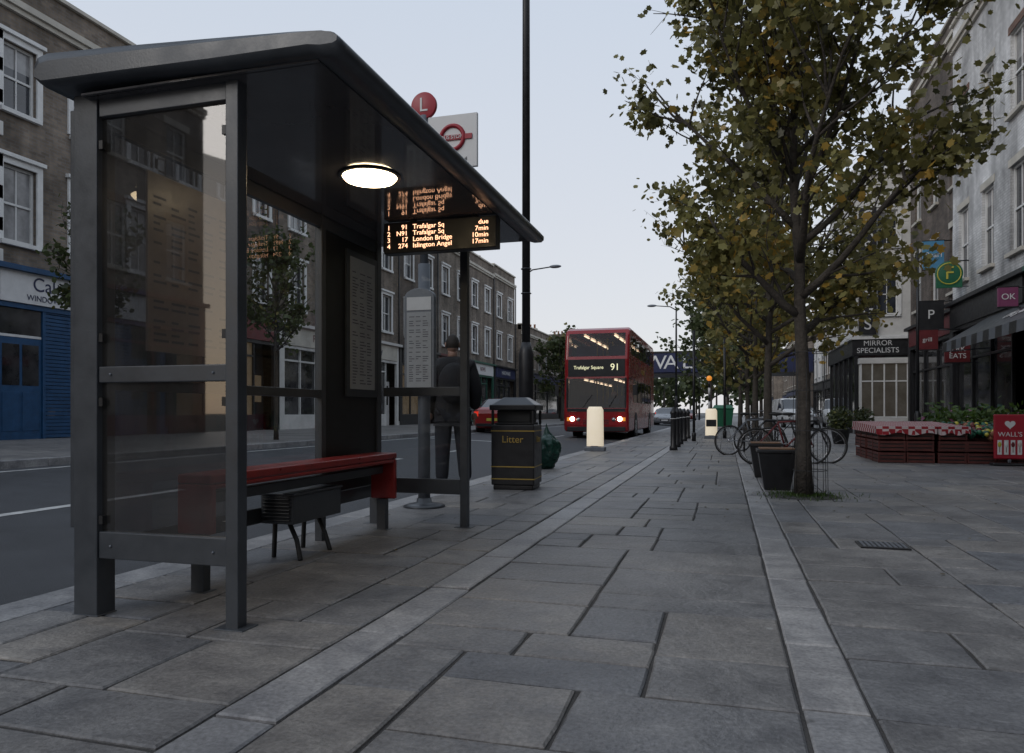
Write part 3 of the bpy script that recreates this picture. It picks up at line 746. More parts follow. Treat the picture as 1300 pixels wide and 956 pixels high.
pane(b,(-2.885,ya+.11),(-2.885,3.92),1.12,2.32,'glass_dark'); pane(b,(-2.885,ya+.11),(-2.885,3.92),.34,1.06,'glass_dark')
b.obj('rear_tinted_glazing',e,recalc=False)
rr_ = random.Random(12)
def printed(b, face, u0, u1, z0, z1, w, cols=3, step=.026):
    z = z1-.03
    while z > z0+.02:
        if rr_.random() < .9:
            for c in range(cols):
                a = u0+.02+(u1-u0-.03)*c/cols; l = (u1-u0-.05)/cols*rr_.uniform(.35,.92)
                if rr_.random()<.12: continue
                if face=='x': b.quad((w,a,z),(w,a+l,z),(w,a+l,z+step*.38),(w,a,z+step*.38),'ink')
                else: b.quad((a,w,z),(a+l,w,z),(a+l,w,z+step*.38),(a,w,z+step*.38),'ink')
        z -= step
b = MB(); b.box(-2.862,-2.85,3.14,3.86,1.27,2.2,'poster'); printed(b,'x',3.16,3.84,1.3,2.1,-2.8485,5,.034); b.obj('route_map_poster',e)
b = MB(); b.box(-2.862,-2.845,5.22,5.74,1.08,2.24,'frame'); b.box(-2.845,-2.84,5.27,5.69,1.14,2.19,'paper'); printed(b,'x',5.28,5.68,1.16,2.1,-2.8388,3,.024); b.obj('timetable_case',e)
prof_top = [(-3.07,2.50),(-3.068,2.56),(-3.045,2.60),(-2.99,2.615),(-2.6,2.590),(-2.1,2.552),(-1.7,2.520),(-1.57,2.505),(-1.51,2.485),(-1.48,2.45),(-1.482,2.415),(-1.50,2.40)]
prof_bot = [(-1.56,2.40),(-1.62,2.418),(-2.1,2.425),(-2.6,2.445),(-2.95,2.455),(-3.03,2.46)]
prof = prof_top+prof_bot
ys = [(2.665,.55),(2.675,.86),(2.71,1.0),(6.13,1.0),(6.165,.86),(6.178,.55)]
b = MB(); vs=[]; zc=2.49
for (y,s) in ys:
    for (x,z) in prof: vs.append((-2.27+(x+2.27)*(1-(1-s)*.05), y, zc+(z-zc)*s))
n=len(prof); fs=[]
for i in range(len(ys)-1):
    for j in range(n): fs.append((i*n+j,i*n+(j+1)%n,(i+1)*n+(j+1)%n,(i+1)*n+j))
b.add(vs,fs,'frame',0,True); b.add([vs[j] for j in range(n)],[tuple(range(n))],'frame'); b.add([vs[(len(ys)-1)*n+j] for j in range(n)],[tuple(range(n))],'frame')
b.obj('roof',e)
b = MB(); b.quad((-1.62,2.75,2.409),(-1.62,6.08,2.409),(-2.85,6.08,2.409),(-2.85,2.75,2.409),'ceil'); b.box(-2.85,-1.62,2.73,6.1,2.411,2.42,'ceil'); b.obj('ceiling_lining',e,recalc=False)
b = MB(); b.lathe((-2.1,4.14,2.36),[(.02,0),(.10,.006),(.15,.02),(.172,.045)],'lamp',28); b.lathe((-2.1,4.14,2.403),[(.185,-.004),(.19,0),(.185,.004)],'frame',28); b.obj('ceiling_lamp',e)
b = MB(); b.box(-2.5,-1.60,5.16,5.26,2.16,2.395,'black'); b.box(-2.3,-2.26,5.18,5.24,2.395,2.408,'frame'); b.box(-1.8,-1.76,5.18,5.24,2.395,2.408,'frame'); b.obj('display_case',e,bevel=.008)
rows=[('1','91','Trafalgar Sq','due'),('2','N91','Trafalgar Sq','7min'),('3','17','London Bridge','10min'),('4','274','Islington Angel','17min')]
for i,(a,c,d,t) in enumerate(rows):
    z = 2.352-i*.047
    for s,x,al in ((a,-2.47,'LEFT'),(c,-2.30,'RIGHT'),(d,-2.26,'LEFT'),(t,-1.66,'RIGHT')):
        text('display_text',s,(x,5.157,z),.049,'led',e,align=al,ext=.0008,sx=1.08)
b = MB()
b.box(-2.79,-2.575,3.28,5.56,.575,.625,'red'); b.box(-2.79,-2.575,3.28,3.325,.31,.574,'red'); b.box(-2.79,-2.575,5.515,5.56,.25,.574,'red')
b.box(-2.60,-2.577,3.326,5.514,.545,.574,'red')
b.obj('seat',e,bevel=.018,seg=3)
b = MB(); b.box(-2.72,-2.64,3.30,3.36,0,.309,'frame'); b.box(-2.72,-2.64,5.48,5.54,0,.249,'frame'); b.box(-2.72,-2.66,3.36,5.48,.46,.52,'frame'); b.box(-2.86,-2.72,3.6,3.65,.46,.52,'frame'); b.box(-2.86,-2.72,5.2,5.25,.46,.52,'frame')
for (x,y) in ((-2.68,3.33),(-2.68,5.51)): b.box(x-.065,x+.065,y-.05,y+.05,-.004,.006,'frame')
b.obj('bench_supports',e,bevel=.006)
b = MB(); b.box(-2.86,-2.62,4.12,4.72,.24,.42,'frame'); b.box(-2.87,-2.61,4.11,4.73,.421,.437,'frame')
for i in range(7): b.box(-2.84,-2.64,4.105,4.118,.26+i*.022,.271+i*.022,'black')
b.tube([(-2.74,4.25,.24),(-2.68,4.25,.12),(-2.62,4.2,.0)],[.017]*3,'frame_dark',8); b.tube([(-2.74,4.6,.24),(-2.68,4.6,.12),(-2.62,4.57,0)],[.017]*3,'frame_dark',8)
b.tube([(-2.84,4.25,.24),(-2.85,4.25,0)],[.017]*2,'frame_dark',8); b.tube([(-2.84,4.6,.24),(-2.85,4.6,0)],[.017]*2,'frame_dark',8)
b.obj('equipment_box',e,bevel=.006)

# ------------------------------------------------------------------ bus stop post
e = empty('bus_stop_post',(-2.92,6.95,0)); b = MB()
b.lathe((0,0,0),[(.21,0),(.21,.015),(.17,.03),(.08,.045),(.07,.09)],'frame',28)
b.cyl((0,0,.05),(0,0,2.45),.062,.062,'steel',20); b.cyl((0,0,2.45),(0,0,3.95),.04,.04,'steel',16); b.obj('pole',e)
b = MB(); prof=[(-.16,1.14),(.16,1.14),(.16,2.1)]+[(.16*math.cos(a),2.1+.09*math.sin(a)) for a in [math.pi*i/10 for i in range(1,10)]]+[(-.16,2.1)]
n=len(prof); b.add([(x,-.13,z) for x,z in prof]+[(x,-.065,z) for x,z in prof],[tuple(range(n)),tuple(range(2*n-1,n-1,-1))]+[(j,(j+1)%n,n+(j+1)%n,n+j) for j in range(n)],'steel')
b.obj('timetable_case',e,bevel=.005)
b = MB(); b.box(-.13,.13,-.136,-.131,1.2,1.95,'paper'); b.box(-.13,.13,-.136,-.131,1.97,2.1,'signwhite'); printed(b,'y',-.125,.125,1.22,1.93,-.1372,3,.022); b.obj('timetable_sheet',e,recalc=False)
b = MB(); b.box(.05,.57,-.02,.02,3.39,3.92,'signwhite'); b.cyl((.0,-.022,4.05),(.0,.022,4.05),.135,.135,'tlred',32); b.obj('flag_panel',e,bevel=.004)
b = MB(); b.box(.10,.52,-.034,-.022,3.665,3.715,'tlred'); b.ring((.31,-.024,3.69),.12,.022,'tlred','y',36,6); b.obj('roundel',e)
text('stop_letter','L',(0,-.026,4.05),.2,'signwhite',e)
text('flag_text','BUS STOP',(.31,-.038,3.69),.05,'signwhite',e)
text('flag_text','Holloway Road',(.31,-.026,3.47),.05,'black',e)

# ------------------------------------------------------------------ litter bin
e = empty('litter_bin',(-2.52,9.0,0),math.radians(4)); b = MB()
s=.27
b.box(-s+.02,s-.02,-s+.02,s-.02,0,.06,'black'); b.box(-s,s,-s,s,.06,.80,'black')
for (x,y) in ((-1,-1),(1,-1),(1,1),(-1,1)): b.box(x*s-.035 if x>0 else x*s, x*s if x>0 else x*s+.035, y*s-.035 if y>0 else y*s, y*s if y>0 else y*s+.035,.8,.98,'black')
b.box(-s+.036,s-.036,-s+.036,s-.036,.8,.83,'rubber'); b.box(-s-.02,s+.02,-s-.02,s+.02,.98,1.05,'black')
b.box(-s+.06,s-.06,-s+.06,s-.06,.83,.979,'rubber')
b.add([(-s,-s,1.05),(s,-s,1.05),(s,s,1.05),(-s,s,1.05),(-.14,-.14,1.14),(.14,-.14,1.14),(.14,.14,1.14),(-.14,.14,1.14)],[(0,1,5,4),(1,2,6,5),(2,3,7,6),(3,0,4,7),(4,5,6,7)],'frame')
b.obj('casing',e,bevel=.014,seg=3)
b = MB()
for z in (.13,.28,.72):
    b.box(-s-.004,s+.004,-s-.004,s+.004,z,z+.012,'gold')
b.obj('gold_bands',e)
text('lettering','Litter',(0,-s-.006,.62),.12,'gold',e); text('lettering','Litter',(s+.006,0,.62),.12,'gold',e,'+x')

bm = bmesh.new(); bmesh.ops.create_icosphere(bm,subdivisions=5,radius=1)
for v in bm.verts:
    p = v.co.copy(); d = 1+.16*noise.noise(p*2.2)+.08*noise.noise(p*6)+.03*noise.noise(p*14)
    a = math.atan2(p.y,p.x); pinch = 1+.08*math.sin(a*9)*max(0,p.z)
    r_ = .23*d*pinch; z=p.z
    k = 1 if z<.55 else max(.16,1-(z-.55)*2.1)
    v.co = Vector((p.x*r_*k, p.y*r_*k, max(0,(z*.34*d+.31) if z<.8 else (z*.34+.31+(z-.8)*.6))))
me = bpy.data.meshes.new('bag'); bm.to_mesh(me); bm.free(); me.materials.append(M['bag'])
for p in me.polygons: p.use_smooth=True
o = bpy.data.objects.new('rubbish_bag',me); o.location=(-2.92,12.3,0); COL.objects.link(o)

# ------------------------------------------------------------------ posts
def lampcol(x,y,z,H=9.5,arm=1.3,side=-1,r=.07):
    e = empty('street_lamp',(x,y,z)); b = MB()
    b.lathe((0,0,0),[(r*1.75,0),(r*1.75,1.9),(r*1.5,1.96),(r*1.05,2.1)],'black',20); b.tube([(0,0,2.05),(0,0,H-1),(0,0,H)],[r,r*.85,r*.7],'black',14)
    b.tube([(0,0,H),(side*arm*.3,0,H+.25),(side*arm,0,H+.35)],[r*.6,r*.5,r*.45],'black',10); b.obj('column',e)
    b = MB(); b.ball((side*(arm+.25),0,H+.36),.3,'steel',12,(1.1,.45,.3)); b.obj('lantern',e)
    b = MB(); b.ring((0,0,2.9),r+.01,.008,'frame','z'); b.ring((0,0,3.3),r+.01,.008,'frame','z'); b.obj('straps',e)
lampcol(-3.12,11.7,0)
lampcol(-10.2,38,.27,8,1.4,1); lampcol(-10.2,70,.27,8,1.4,1); lampcol(-3.2,52,0,8,1.4,-1); lampcol(-3.2,100,0,8,1.4,-1)
e = empty('black_post',(5.2,23.1,0)); b=MB(); b.lathe((0,0,0),[(.09,0),(.09,.9),(.06,.95),(.05,1)],'black',14); b.cyl((0,0,1),(0,0,5.6),.045,.035,'black',12); b.ball((0,0,5.68),.09,'black',10); b.obj('shaft',e)
for (x,y,h) in ((-.99,25.5,3.7),(0,28.5,3.8)):
    e = empty('sign_pole',(x,y,0)); b=MB(); b.cyl((0,0,0),(0,0,h),.045,.045,'black',12); b.box(-.02,.02,-.05,-.03,h-.3,h-.05,'black'); b.lathe((0,0,0),[(.07,0),(.07,.25),(.045,.3)],'black',12); b.obj('shaft',e)
for i,(x,y) in enumerate(((-1.25,19.2),(-1.27,21.0),(-1.3,23.0),(-1.3,25.4),(-1.3,28))):
    e = empty('black_bollard',(x,y,0)); b=MB(); b.lathe((0,0,0),[(.1,0),(.1,.08),(.075,.12),(.07,.9),(.085,.92),(.085,.97),(.06,1.0),(.03,1.08),(.005,1.1)],'black',16); b.ring((0,0,.8),.073,.01,'signwhite','z'); b.obj('shaft',e)
for (x,y,st) in ((-3.1,18.3,False),(-.47,28,True)):
    e = empty('illuminated_bollard',(x,y,0)); b=MB()
    b.add([(p[0]*.215,p[1]*.13,.12) for p in [(math.cos(a),math.sin(a)) for a in [2*math.pi*i/28 for i in range(28)]]]+[(p[0]*.205,p[1]*.125,1.02) for p in [(math.cos(a),math.sin(a)) for a in [2*math.pi*i/28 for i in range(28)]]]+[(p[0]*.16,p[1]*.09,1.10) for p in [(math.cos(a),math.sin(a)) for a in [2*math.pi*i/28 for i in range(28)]]],
        [(i,(i+1)%28,28+(i+1)%28,28+i) for i in range(28)]+[(28+i,28+(i+1)%28,56+(i+1)%28,56+i) for i in range(28)]+[tuple(56+i for i in range(28))],'bollit',0,True)
    b.obj('lit_shell',e,bevel=.01,seg=2)
    b=MB(); b.box(-.25,.25,-.16,.16,0,.10,'steel'); b.lathe((0,0,.10),[(.15,0),(.15,.03)],'steel',20)
    if st: b.box(-.18,.18,-.137,-.126,.45,.7,'black')
    b.obj('base_collar',e,bevel=.01)
e = empty('belisha_beacon',(-.6,31,0)); b=MB()
for i in range(8): b.cyl((0,0,i*.28),(0,0,(i+1)*.28),.045,.045,'black' if i%2 else 'signwhite',12)
b.ball((0,0,2.34),.11,'amber',12); b.obj('pole',e)
e = empty('green_street_bin',(-.1,47,0)); b=MB(); b.add([(-.5,-.4,.1),(.5,-.4,.1),(.5,.4,.1),(-.5,.4,.1),(-.62,-.5,1.15),(.62,-.5,1.15),(.62,.5,1.15),(-.62,.5,1.15)],[(0,3,2,1),(0,1,5,4),(1,2,6,5),(2,3,7,6),(3,0,4,7)],'signgreen')
b.box(-.66,.66,-.54,.54,1.15,1.25,'signgreen'); b.add([(-.6,-.5,1.25),(.6,-.5,1.25),(.6,.5,1.25),(-.6,.5,1.25),(-.5,-.2,1.42),(.5,-.2,1.42),(.5,.3,1.42),(-.5,.3,1.42)],[(0,1,5,4),(1,2,6,5),(2,3,7,6),(3,0,4,7),(4,5,6,7)],'signgreen')
for x in (-.45,.45): b.cyl((x-.04,-.3,.1),(x+.04,-.3,.1),.1,.1,'rubber',12); b.cyl((x-.04,.3,.1),(x+.04,.3,.1),.1,.1,'rubber',12)
b.obj('body',e,bevel=.03)

for (x,y) in ((.62,9.75),(.58,11.6)):
    e = empty('planter',(x,y,0)); b=MB(); a,c=.15,.22
    b.add([(-a,-a,0),(a,-a,0),(a,a,0),(-a,a,0),(-c,-c,.46),(c,-c,.46),(c,c,.46),(-c,c,.46)],[(0,3,2,1),(0,1,5,4),(1,2,6,5),(2,3,7,6),(3,0,4,7),(4,5,6,7)],'black'); b.box(-c-.02,c+.02,-c-.02,c+.02,.46,.50,'black'); b.box(-c+.01,c-.01,-c+.01,c-.01,.50,.515,'lino'); b.obj('tub',e,bevel=.012)

def bike(x,y,rz,fr='black'):
    e = empty('bicycle',(x,y,0),rz); e.rotation_euler=(math.radians(5),0,rz); b=MB()
    wr=.33
    for cx in (-.52,.52):
        b.ring((cx,0,wr),wr,.018,'rubber','y',32,6); b.ring((cx,0,wr),wr-.03,.008,'chrome','y',32,4); b.cyl((cx,-.03,wr),(cx,.03,wr),.025,.025,'chrome',10)
        for k in range(14):
            a=k*math.pi/7; b.cyl((cx,.015*(-1)**k,wr),(cx+(wr-.03)*math.cos(a),0,wr+(wr-.03)*math.sin(a)),.0015,.0015,'chrome',3)
    b.obj('wheels',e); b=MB(); bb=(.02,0,.3); st=(-.13,0,.78); hd=(.36,0,.8); hl=(.39,0,.68)
    for p,q in ((bb,st),(st,hd),(bb,hl),(hd,hl)): b.cyl(p,q,.017,.017,fr,8)
    for s in (-.04,.04):
        b.cyl((bb[0],s*.6,bb[2]),(-.52,s,wr),.009,.009,fr,6); b.cyl((st[0],s*.4,st[2]-.03),(-.52,s,wr),.008,.008,fr,6); b.tube([(hl[0],s,hl[2]),(.44,s,.5),(.52,s,wr)],[.012]*3,fr,6)
    b.obj('frame',e); b=MB()
    b.cyl(st,(-.16,0,.9),.012,.012,'chrome',8); b.ball((-.17,0,.93),.13,'rubber',8,(1,.5,.25)); b.cyl(hd,(.34,0,.95),.013,.013,'chrome',8)
    b.tube([(.30,-.28,.97),(.40,-.2,.98),(.36,0,.97),(.40,.2,.98),(.30,.28,.97)],[.012]*5,fr,6); b.ring((bb[0],-.05,bb[2]),.09,.008,'chrome','y',20,4)
    b.cyl((.02,-.07,.3),(.12,-.07,.18),.008,.008,'chrome',5); b.cyl((.02,.07,.3),(-.08,.07,.42),.008,.008,'chrome',5); b.box(.08,.17,-.14,-.06,.17,.19,'rubber'); b.box(-.13,-.04,.06,.14,.41,.43,'rubber')
    b.obj('saddle_and_bars',e)
bike(1.05,14.6,math.radians(15),'maroon'); bike(1.35,15.1,math.radians(-10)); bike(.75,19.6,math.radians(50)); bike(.55,17.6,math.radians(25),'steel')
for (x,y) in ((1.0,14.9),(.8,18.6)):
    e=empty('cycle_stand',(x,y,0)); b=MB(); b.tube([(-.35,0,0),(-.35,0,.7),(-.25,0,.8),(.25,0,.8),(.35,0,.7),(.35,0,0)],[.025]*6,'black',8); b.obj('hoop',e)

# greengrocer stall
e = empty('greengrocer_stall'); b=MB(); cl=MB(); pr=MB(); r=random.Random(4)
def crate(x0,y0,z0,w=.46,d=.6,h=.21):
    b.box(x0+.012,x0+w-.012,y0+.012,y0+d-.012,z0+.01,z0+.15,'rubber')
    for k in range(3):
        z=z0+.01+k*.07
        b.box(x0,x0+w,y0,y0+.011,z,z+.045,'crate'); b.box(x0,x0+w,y0+d-.011,y0+d,z,z+.045,'crate'); b.box(x0,x0+.011,y0+.012,y0+d-.012,z,z+.045,'crate'); b.box(x0+w-.011,x0+w,y0+.012,y0+d-.012,z,z+.045,'crate')
    for (x,y) in ((x0-.006,y0-.006),(x0+w-.024,y0-.006),(x0-.006,y0+d-.024),(x0+w-.024,y0+d-.024)): b.box(x,x+.03,y,y+.03,z0,z0+h-.01,'crate')
for ix,x in enumerate((2.82,3.30,3.85,4.33,4.81)):
    for y in (15.5,16.15,16.8,17.45):
        for z in (0,.22,.44):
            if ix>=3 and z>.43 : continue
            crate(x+r.uniform(-.01,.01),y+r.uniform(-.02,.02),z)
b.obj('crates',e)
for (xa,xb,h) in ((2.76,3.80,.68),(3.82,4.36,.68)):
    nx=14
    for i in range(nx):
        p=xa+(xb-xa)*i/nx; q=xa+(xb-xa)*(i+1)/nx; wp=.012*math.sin(i*1.9); wq=.012*math.sin((i+1)*1.9); hp=.13+.025*math.sin(i*.9); hq=.13+.025*math.sin((i+1)*.9)
        cl.quad((p,15.44,h+.01),(q,15.44,h+.01),(q,18.1,h+.08),(p,18.1,h+.08),'gingham')
        cl.quad((p,15.44,h+.01),(q,15.44,h+.01),(q,15.425+wq,h-hq),(p,15.425+wp,h-hp),'gingham')
    cl.quad((xa,15.44,h+.01),(xa,18.1,h+.08),(xa-.01,18.1,h-.1),(xa-.01,15.44,h-.12),'gingham')
cl.obj('gingham_cloth',e,recalc=False)
for i in range(420):
    x=r.uniform(4.40,5.3); y=r.uniform(15.6,18)
    k=r.choice(['signgreen','teal','teal','signyellow','terracotta','bag','maroon'])
    pr.ball((x,y,.47+r.uniform(0,.14)+(y-15.6)*.06),r.uniform(.035,.06),k,6)
pr.obj('produce',e)
b=MB()
for i in range(900):
    x=r.uniform(4.4,6.4); y=r.uniform(17.6,19.5); z=.72+abs(r.gauss(0,.16)); s=.07; u=Vector((r.gauss(0,1),r.gauss(0,1),r.gauss(0,1))).normalized(); v=u.orthogonal().normalized()
    p=Vector((x,y,z)); b.add([p-u*s,p+v*s*.6,p+u*s,p-v*s*.6],[(0,1,2,3)],'grass' if r.random()<.97 else 'pink',r.random())
b.box(4.4,6.4,18.2,19.4,.0,.72,'teal'); b.obj('flower_display',e,recalc=False)
e = empty('ice_cream_sign',(4.90,15.2,0)); b=MB(); b.box(-.25,.25,-.03,.03,.12,.92,'tlred'); b.box(-.29,.29,-.12,.12,0,.05,'black'); b.box(-.03,.03,-.02,.02,.05,.12,'steel'); b.obj('panel',e,bevel=.02)
b=MB(); n=24
hp=[(.085*(16*math.sin(t)**3)/16,(13*math.cos(t)-5*math.cos(2*t)-2*math.cos(3*t)-math.cos(4*t))/16*.085+.74) for t in [2*math.pi*i/n for i in range(n)]]
b.add([(x,-.034,z) for x,z in hp],[tuple(range(n))],'signwhite'); b.obj('heart_logo',e,recalc=False)
text('lettering',"WALL'S",(0,-.036,.56),.115,'signwhite',e)
b=MB()
for i,k in enumerate(('signyellow','signwhite','maroon','cream')):
    b.box(-.2+i*.105,-.13+i*.105,-.036,-.032,.2,.46,'signwhite'); b.ball((-.165+i*.105,-.038,.38),.03,k,8,(1,.2,1.6)); b.box(-.17+i*.105,-.16+i*.105,-.04,-.036,.24,.33,'lino')
b.obj('product_pictures',e)
e = empty('menu_board',(6.2,22.0,0)); b=MB(); b.box(-.3,.3,-.03,.03,.1,1.1,'black'); b.box(-.3,-.26,-.15,.2,0,.1,'black'); b.box(.26,.3,-.15,.2,0,.1,'black'); b.obj('board',e,bevel=.01); text('lettering','MENU',(0,-.035,.85),.18,'signwhite',e)
for (x,y) in ((4.9,30),(3.4,24.5)):
    e=empty('potted_shrub',(x,y,0)); b=MB(); b.lathe((0,0,0),[(.2,0),(.27,.4),(.29,.42),(.29,.46),(.25,.45)],'black',16); b.obj('pot',e); b=MB()
    for i in range(500):
        d=Vector((r.gauss(0,1),r.gauss(0,1),r.gauss(0,1))).normalized()*r.uniform(.15,.42); p=Vector((0,0,.75))+d; u=Vector((r.gauss(0,1),r.gauss(0,1),r.gauss(0,1))).normalized()*.06; v=u.orthogonal().normalized()*.04
        b.add([p-u,p+v,p+u,p-v],[(0,1,2,3)],'leafD',r.random())
    b.obj('foliage',e,recalc=False)

# ------------------------------------------------------------------ vehicles
def wheel(b,x,y,r,w,s):
    prof=[(r*.2,0),(r*.62,0),(r*.66,0),(r*.95,.0),(r,.03),(r,w-.03),(r*.95,w),(r*.3,w)]
    n=24; vs=[]
    for (rr,h) in prof:
        for j in range(n):
            t=2*math.pi*j/n; vs.append((x+s*(w/2-h) ,y+rr*math.cos(t),r+rr*math.sin(t)))
    fs=[(i*n+j,i*n+(j+1)%n,(i+1)*n+(j+1)%n,(i+1)*n+j) for i in range(len(prof)-1) for j in range(n)]
    b.add(vs,fs,'rubber',0,True)
    b.cyl((x+s*(w/2-.01),y,r),(x+s*(w/2+.006),y,r),r*.62,r*.58,'chrome',20)
    for k in range(5):
        a=k*2*math.pi/5; b.box(x+s*(w/2+.006)-.004,x+s*(w/2+.006)+.004,y+r*.38*math.cos(a)-.035,y+r*.38*math.cos(a)+.035,r+r*.38*math.sin(a)-.035,r+r*.38*math.sin(a)+.035,'black')
def vehicle(name,x,y,z,rz,paint,kind='car',lit=False):
    e=empty(name,(x,y,z),rz); b=MB()
    if kind=='car':
        S=[(0,.34,.58,.58,.70,.60),(.07,.24,.66,.68,.80,.68),(.35,.2,.74,.78,.85,.74),(1.05,.2,.88,.95,.87,.74),(1.75,.2,.92,1.40,.88,.60),(2.3,.2,.93,1.45,.88,.60),(3.1,.2,.95,1.42,.88,.60),(3.75,.2,.97,1.08,.86,.66),(3.98,.26,.92,.98,.80,.66),(4.05,.36,.8,.82,.74,.62)]; gt=(3,6); gs=(3,7); wy=(.75,3.25); r=.31
    else:
        S=[(0,.34,.66,.66,.76,.66),(.07,.26,.78,.82,.86,.74),(.3,.22,.95,1.0,.90,.80),(.85,.22,1.08,1.2,.93,.80),(1.55,.22,1.12,1.84,.94,.76),(2.3,.22,1.12,1.9,.95,.78),(4.3,.22,1.12,1.88,.95,.78),(4.55,.26,1.1,1.8,.92,.76),(4.6,.36,1.0,1.5,.9,.76)]; gt=(3,3); gs=(3,5); wy=(.85,3.7); r=.33
    n=12; vs=[]
    for (yy,zl,zbt,zr,wb,wr) in S:
        half=[(wb*.86,zl),(wb*.98,zl+.1),(wb,(zl+zbt)/2),(wb*.985,zbt),(wr+.03,zr-.05 if zr-zbt>.2 else zr-.01),(wr*.8,zr)]
        vs+= [(hx,yy,hz) for hx,hz in half]+[(-hx,yy,hz) for hx,hz in reversed(half)]
    def kf(i,j):
        jj = j if j<6 else 10-j
        tall = S[i][3]-S[i][2]>.2 or S[i+1][3]-S[i+1][2]>.2
        if jj==3 and gs[0]<=i<gs[1] and tall: return 'win'
        if j in (4,5,6) and (i==gt[0] or (i==gt[1] and kind=='car')): return 'win'
        return paint
    for i in range(len(S)-1):
        for j in range(n):
            q=(i*n+j,i*n+(j+1)%n,(i+1)*n+(j+1)%n,(i+1)*n+j)
            b.add([vs[a] for a in q],[(0,1,2,3)],kf(i,j),0,True)
    b.add(vs[:n],[tuple(range(n))],paint,0); b.add(vs[-n:],[tuple(range(n))],paint if kind=='car' else 'win',0)
    o=b.obj('body',e)
    bm=bmesh.new(); bm.from_mesh(o.data); bmesh.ops.remove_doubles(bm,verts=bm.verts,dist=.0005); bmesh.ops.recalc_face_normals(bm,faces=bm.faces); bm.to_mesh(o.data); bm.free()
    md=o.modifiers.new('s','BEVEL'); md.width=.02; md.segments=2; md.angle_limit=math.radians(25)
    b=MB(); L=S[-1][0]; hw=S[3][4]
    for s in (-1,1):
        for yy in wy: wheel(b,s*(hw-.1),yy,r,.2,s); b.cyl((s*(hw-.02),yy,r),(s*(hw+.004),yy,r),r+.05,r+.05,'rubber',20)
    b.obj('wheels',e); b=MB(); zl = .62 if kind=='car' else .78
    for s in (-1,1):
        b.box(s*.62-.13,s*.62+.13,-.01,.12,zl-.08,zl+.05,'head' if lit else 'chrome'); b.box(s*.70-.09,s*.70+.09,L-.1,L+.012,zl+.08,zl+.28,'tail')
        b.box(s*(hw+.0),s*(hw+.14),S[3][0]+.25,S[3][0]+.38,S[3][2]+.03,S[3][2]+.15,paint)
        b.box(s*(hw-.02),s*(hw+.004),(wy[0]+wy[1])/2-.01,(wy[0]+wy[1])/2+.01,.35,S[4][2],'black')
    b.box(-.35,.35,-.02,.05,.36,.50,'black'); b.box(-.26,.26,-.028,-.02,.38,.48,'signwhite'); b.box(-.26,.26,L+.005,L+.015,.52,.63,'signyellow'); b.box(-.7,.7,L-.02,L+.02,.3,.42,'black')
    b.obj('lights_and_trim',e,bevel=.01)
    return e
vehicle('red_car',-8.95,32.4,.10,math.pi,'carred')
vehicle('white_van',7.1,52,0,math.radians(-6),'vanwhite','van'); vehicle('white_van',4.6,50,0,math.radians(8),'vanwhite','van')
vehicle('parked_car',-4.6,60,-.08,0,'carsilver'); vehicle('parked_car',-4.5,68,-.08,0,'carblack'); vehicle('parked_car',-4.5,76,-.08,0,'vanwhite'); vehicle('parked_car',-8.7,50,.08,math.pi,'carblack'); vehicle('parked_car',-8.7,110,.08,math.pi,'carsilver'); vehicle('parked_car',-4.5,98,-.08,0,'carred')
vehicle('parked_car',6.2,62,0,0,'carsilver')

def boolbox(o, cuts):
    for c in cuts:
        b=MB(); b.box(*c,'busred'); t=b.obj('cut')
        md=o.modifiers.new('b','BOOLEAN'); md.operation='DIFFERENCE'; md.object=t; md.solver='EXACT'
        bpy.context.view_layer.update()
        dg=bpy.context.evaluated_depsgraph_get(); me=bpy.data.meshes.new_from_object(o.evaluated_get(dg))
        o.modifiers.clear(); o.data=me; bpy.data.objects.remove(t,do_unlink=True)
e=empty('double_decker_bus',(-4.75,28.2,-.09)); hw=1.26; L=10.3
b=MB()
prof=[(0.06,.30),(0.0,.55),(0.0,1.2),(0.10,2.45),(0.10,3.1),(0.28,4.05),(.42,4.26),(.7,4.36),(L-.5,4.36),(L-.2,4.28),(L-.05,4.0),(L,2.0),(L,.4),(L-.05,.3)]
n=len(prof)
b.add([(-hw,y,z) for y,z in prof]+[(hw,y,z) for y,z in prof],[tuple(range(n)),tuple(range(2*n-1,n-1,-1))]+[(j,(j+1)%n,n+(j+1)%n,n+j) for j in range(n)],'busred')
body=b.obj('body',e); body.parent=None
md=body.modifiers.new('bv','BEVEL'); md.width=.16; md.segments=5; md.limit_method='ANGLE'; md.angle_limit=math.radians(50)
bpy.context.view_layer.update(); dg=bpy.context.evaluated_depsgraph_get(); me=bpy.data.meshes.new_from_object(body.evaluated_get(dg)); body.modifiers.clear(); body.data=me
boolbox(body,[(-1.10,1.10,-.5,9.8,3.22,4.12),(-1.10,1.10,-.5,9.0,1.22,2.36),(-1.6,1.6,.75,9.6,3.3,4.02),(-1.6,1.6,1.5,8.6,1.45,2.35)])
body.parent=e
for p in body.data.polygons: p.use_smooth = False
b=MB()
for s in (-1,1):
    for yy in (2.3,8.0): wheel(b,s*(hw-.14),yy,.48,.28,s); b.cyl((s*(hw-.03),yy,.48),(s*(hw+.005),yy,.48),.58,.58,'rubber',24)
b.obj('wheels',e)
b=MB()
def gq(pts): b.add(pts,[(0,1,2,3)],'glass_bus')
gq([(-1.1,.115,3.22),(1.1,.115,3.22),(1.1,.295,4.12),(-1.1,.295,4.12)]); gq([(-1.1,.01,1.22),(1.1,.01,1.22),(1.1,.10,2.36),(-1.1,.10,2.36)])
for s in (-1,1): gq([(s*(hw-.01),.75,3.3),(s*(hw-.01),9.6,3.3),(s*(hw-.01),9.6,4.02),(s*(hw-.01),.75,4.02)]); gq([(s*(hw-.01),1.5,1.45),(s*(hw-.01),8.6,1.45),(s*(hw-.01),8.6,2.35),(s*(hw-.01),1.5,2.35)])
b.obj('glazing',e,recalc=False)
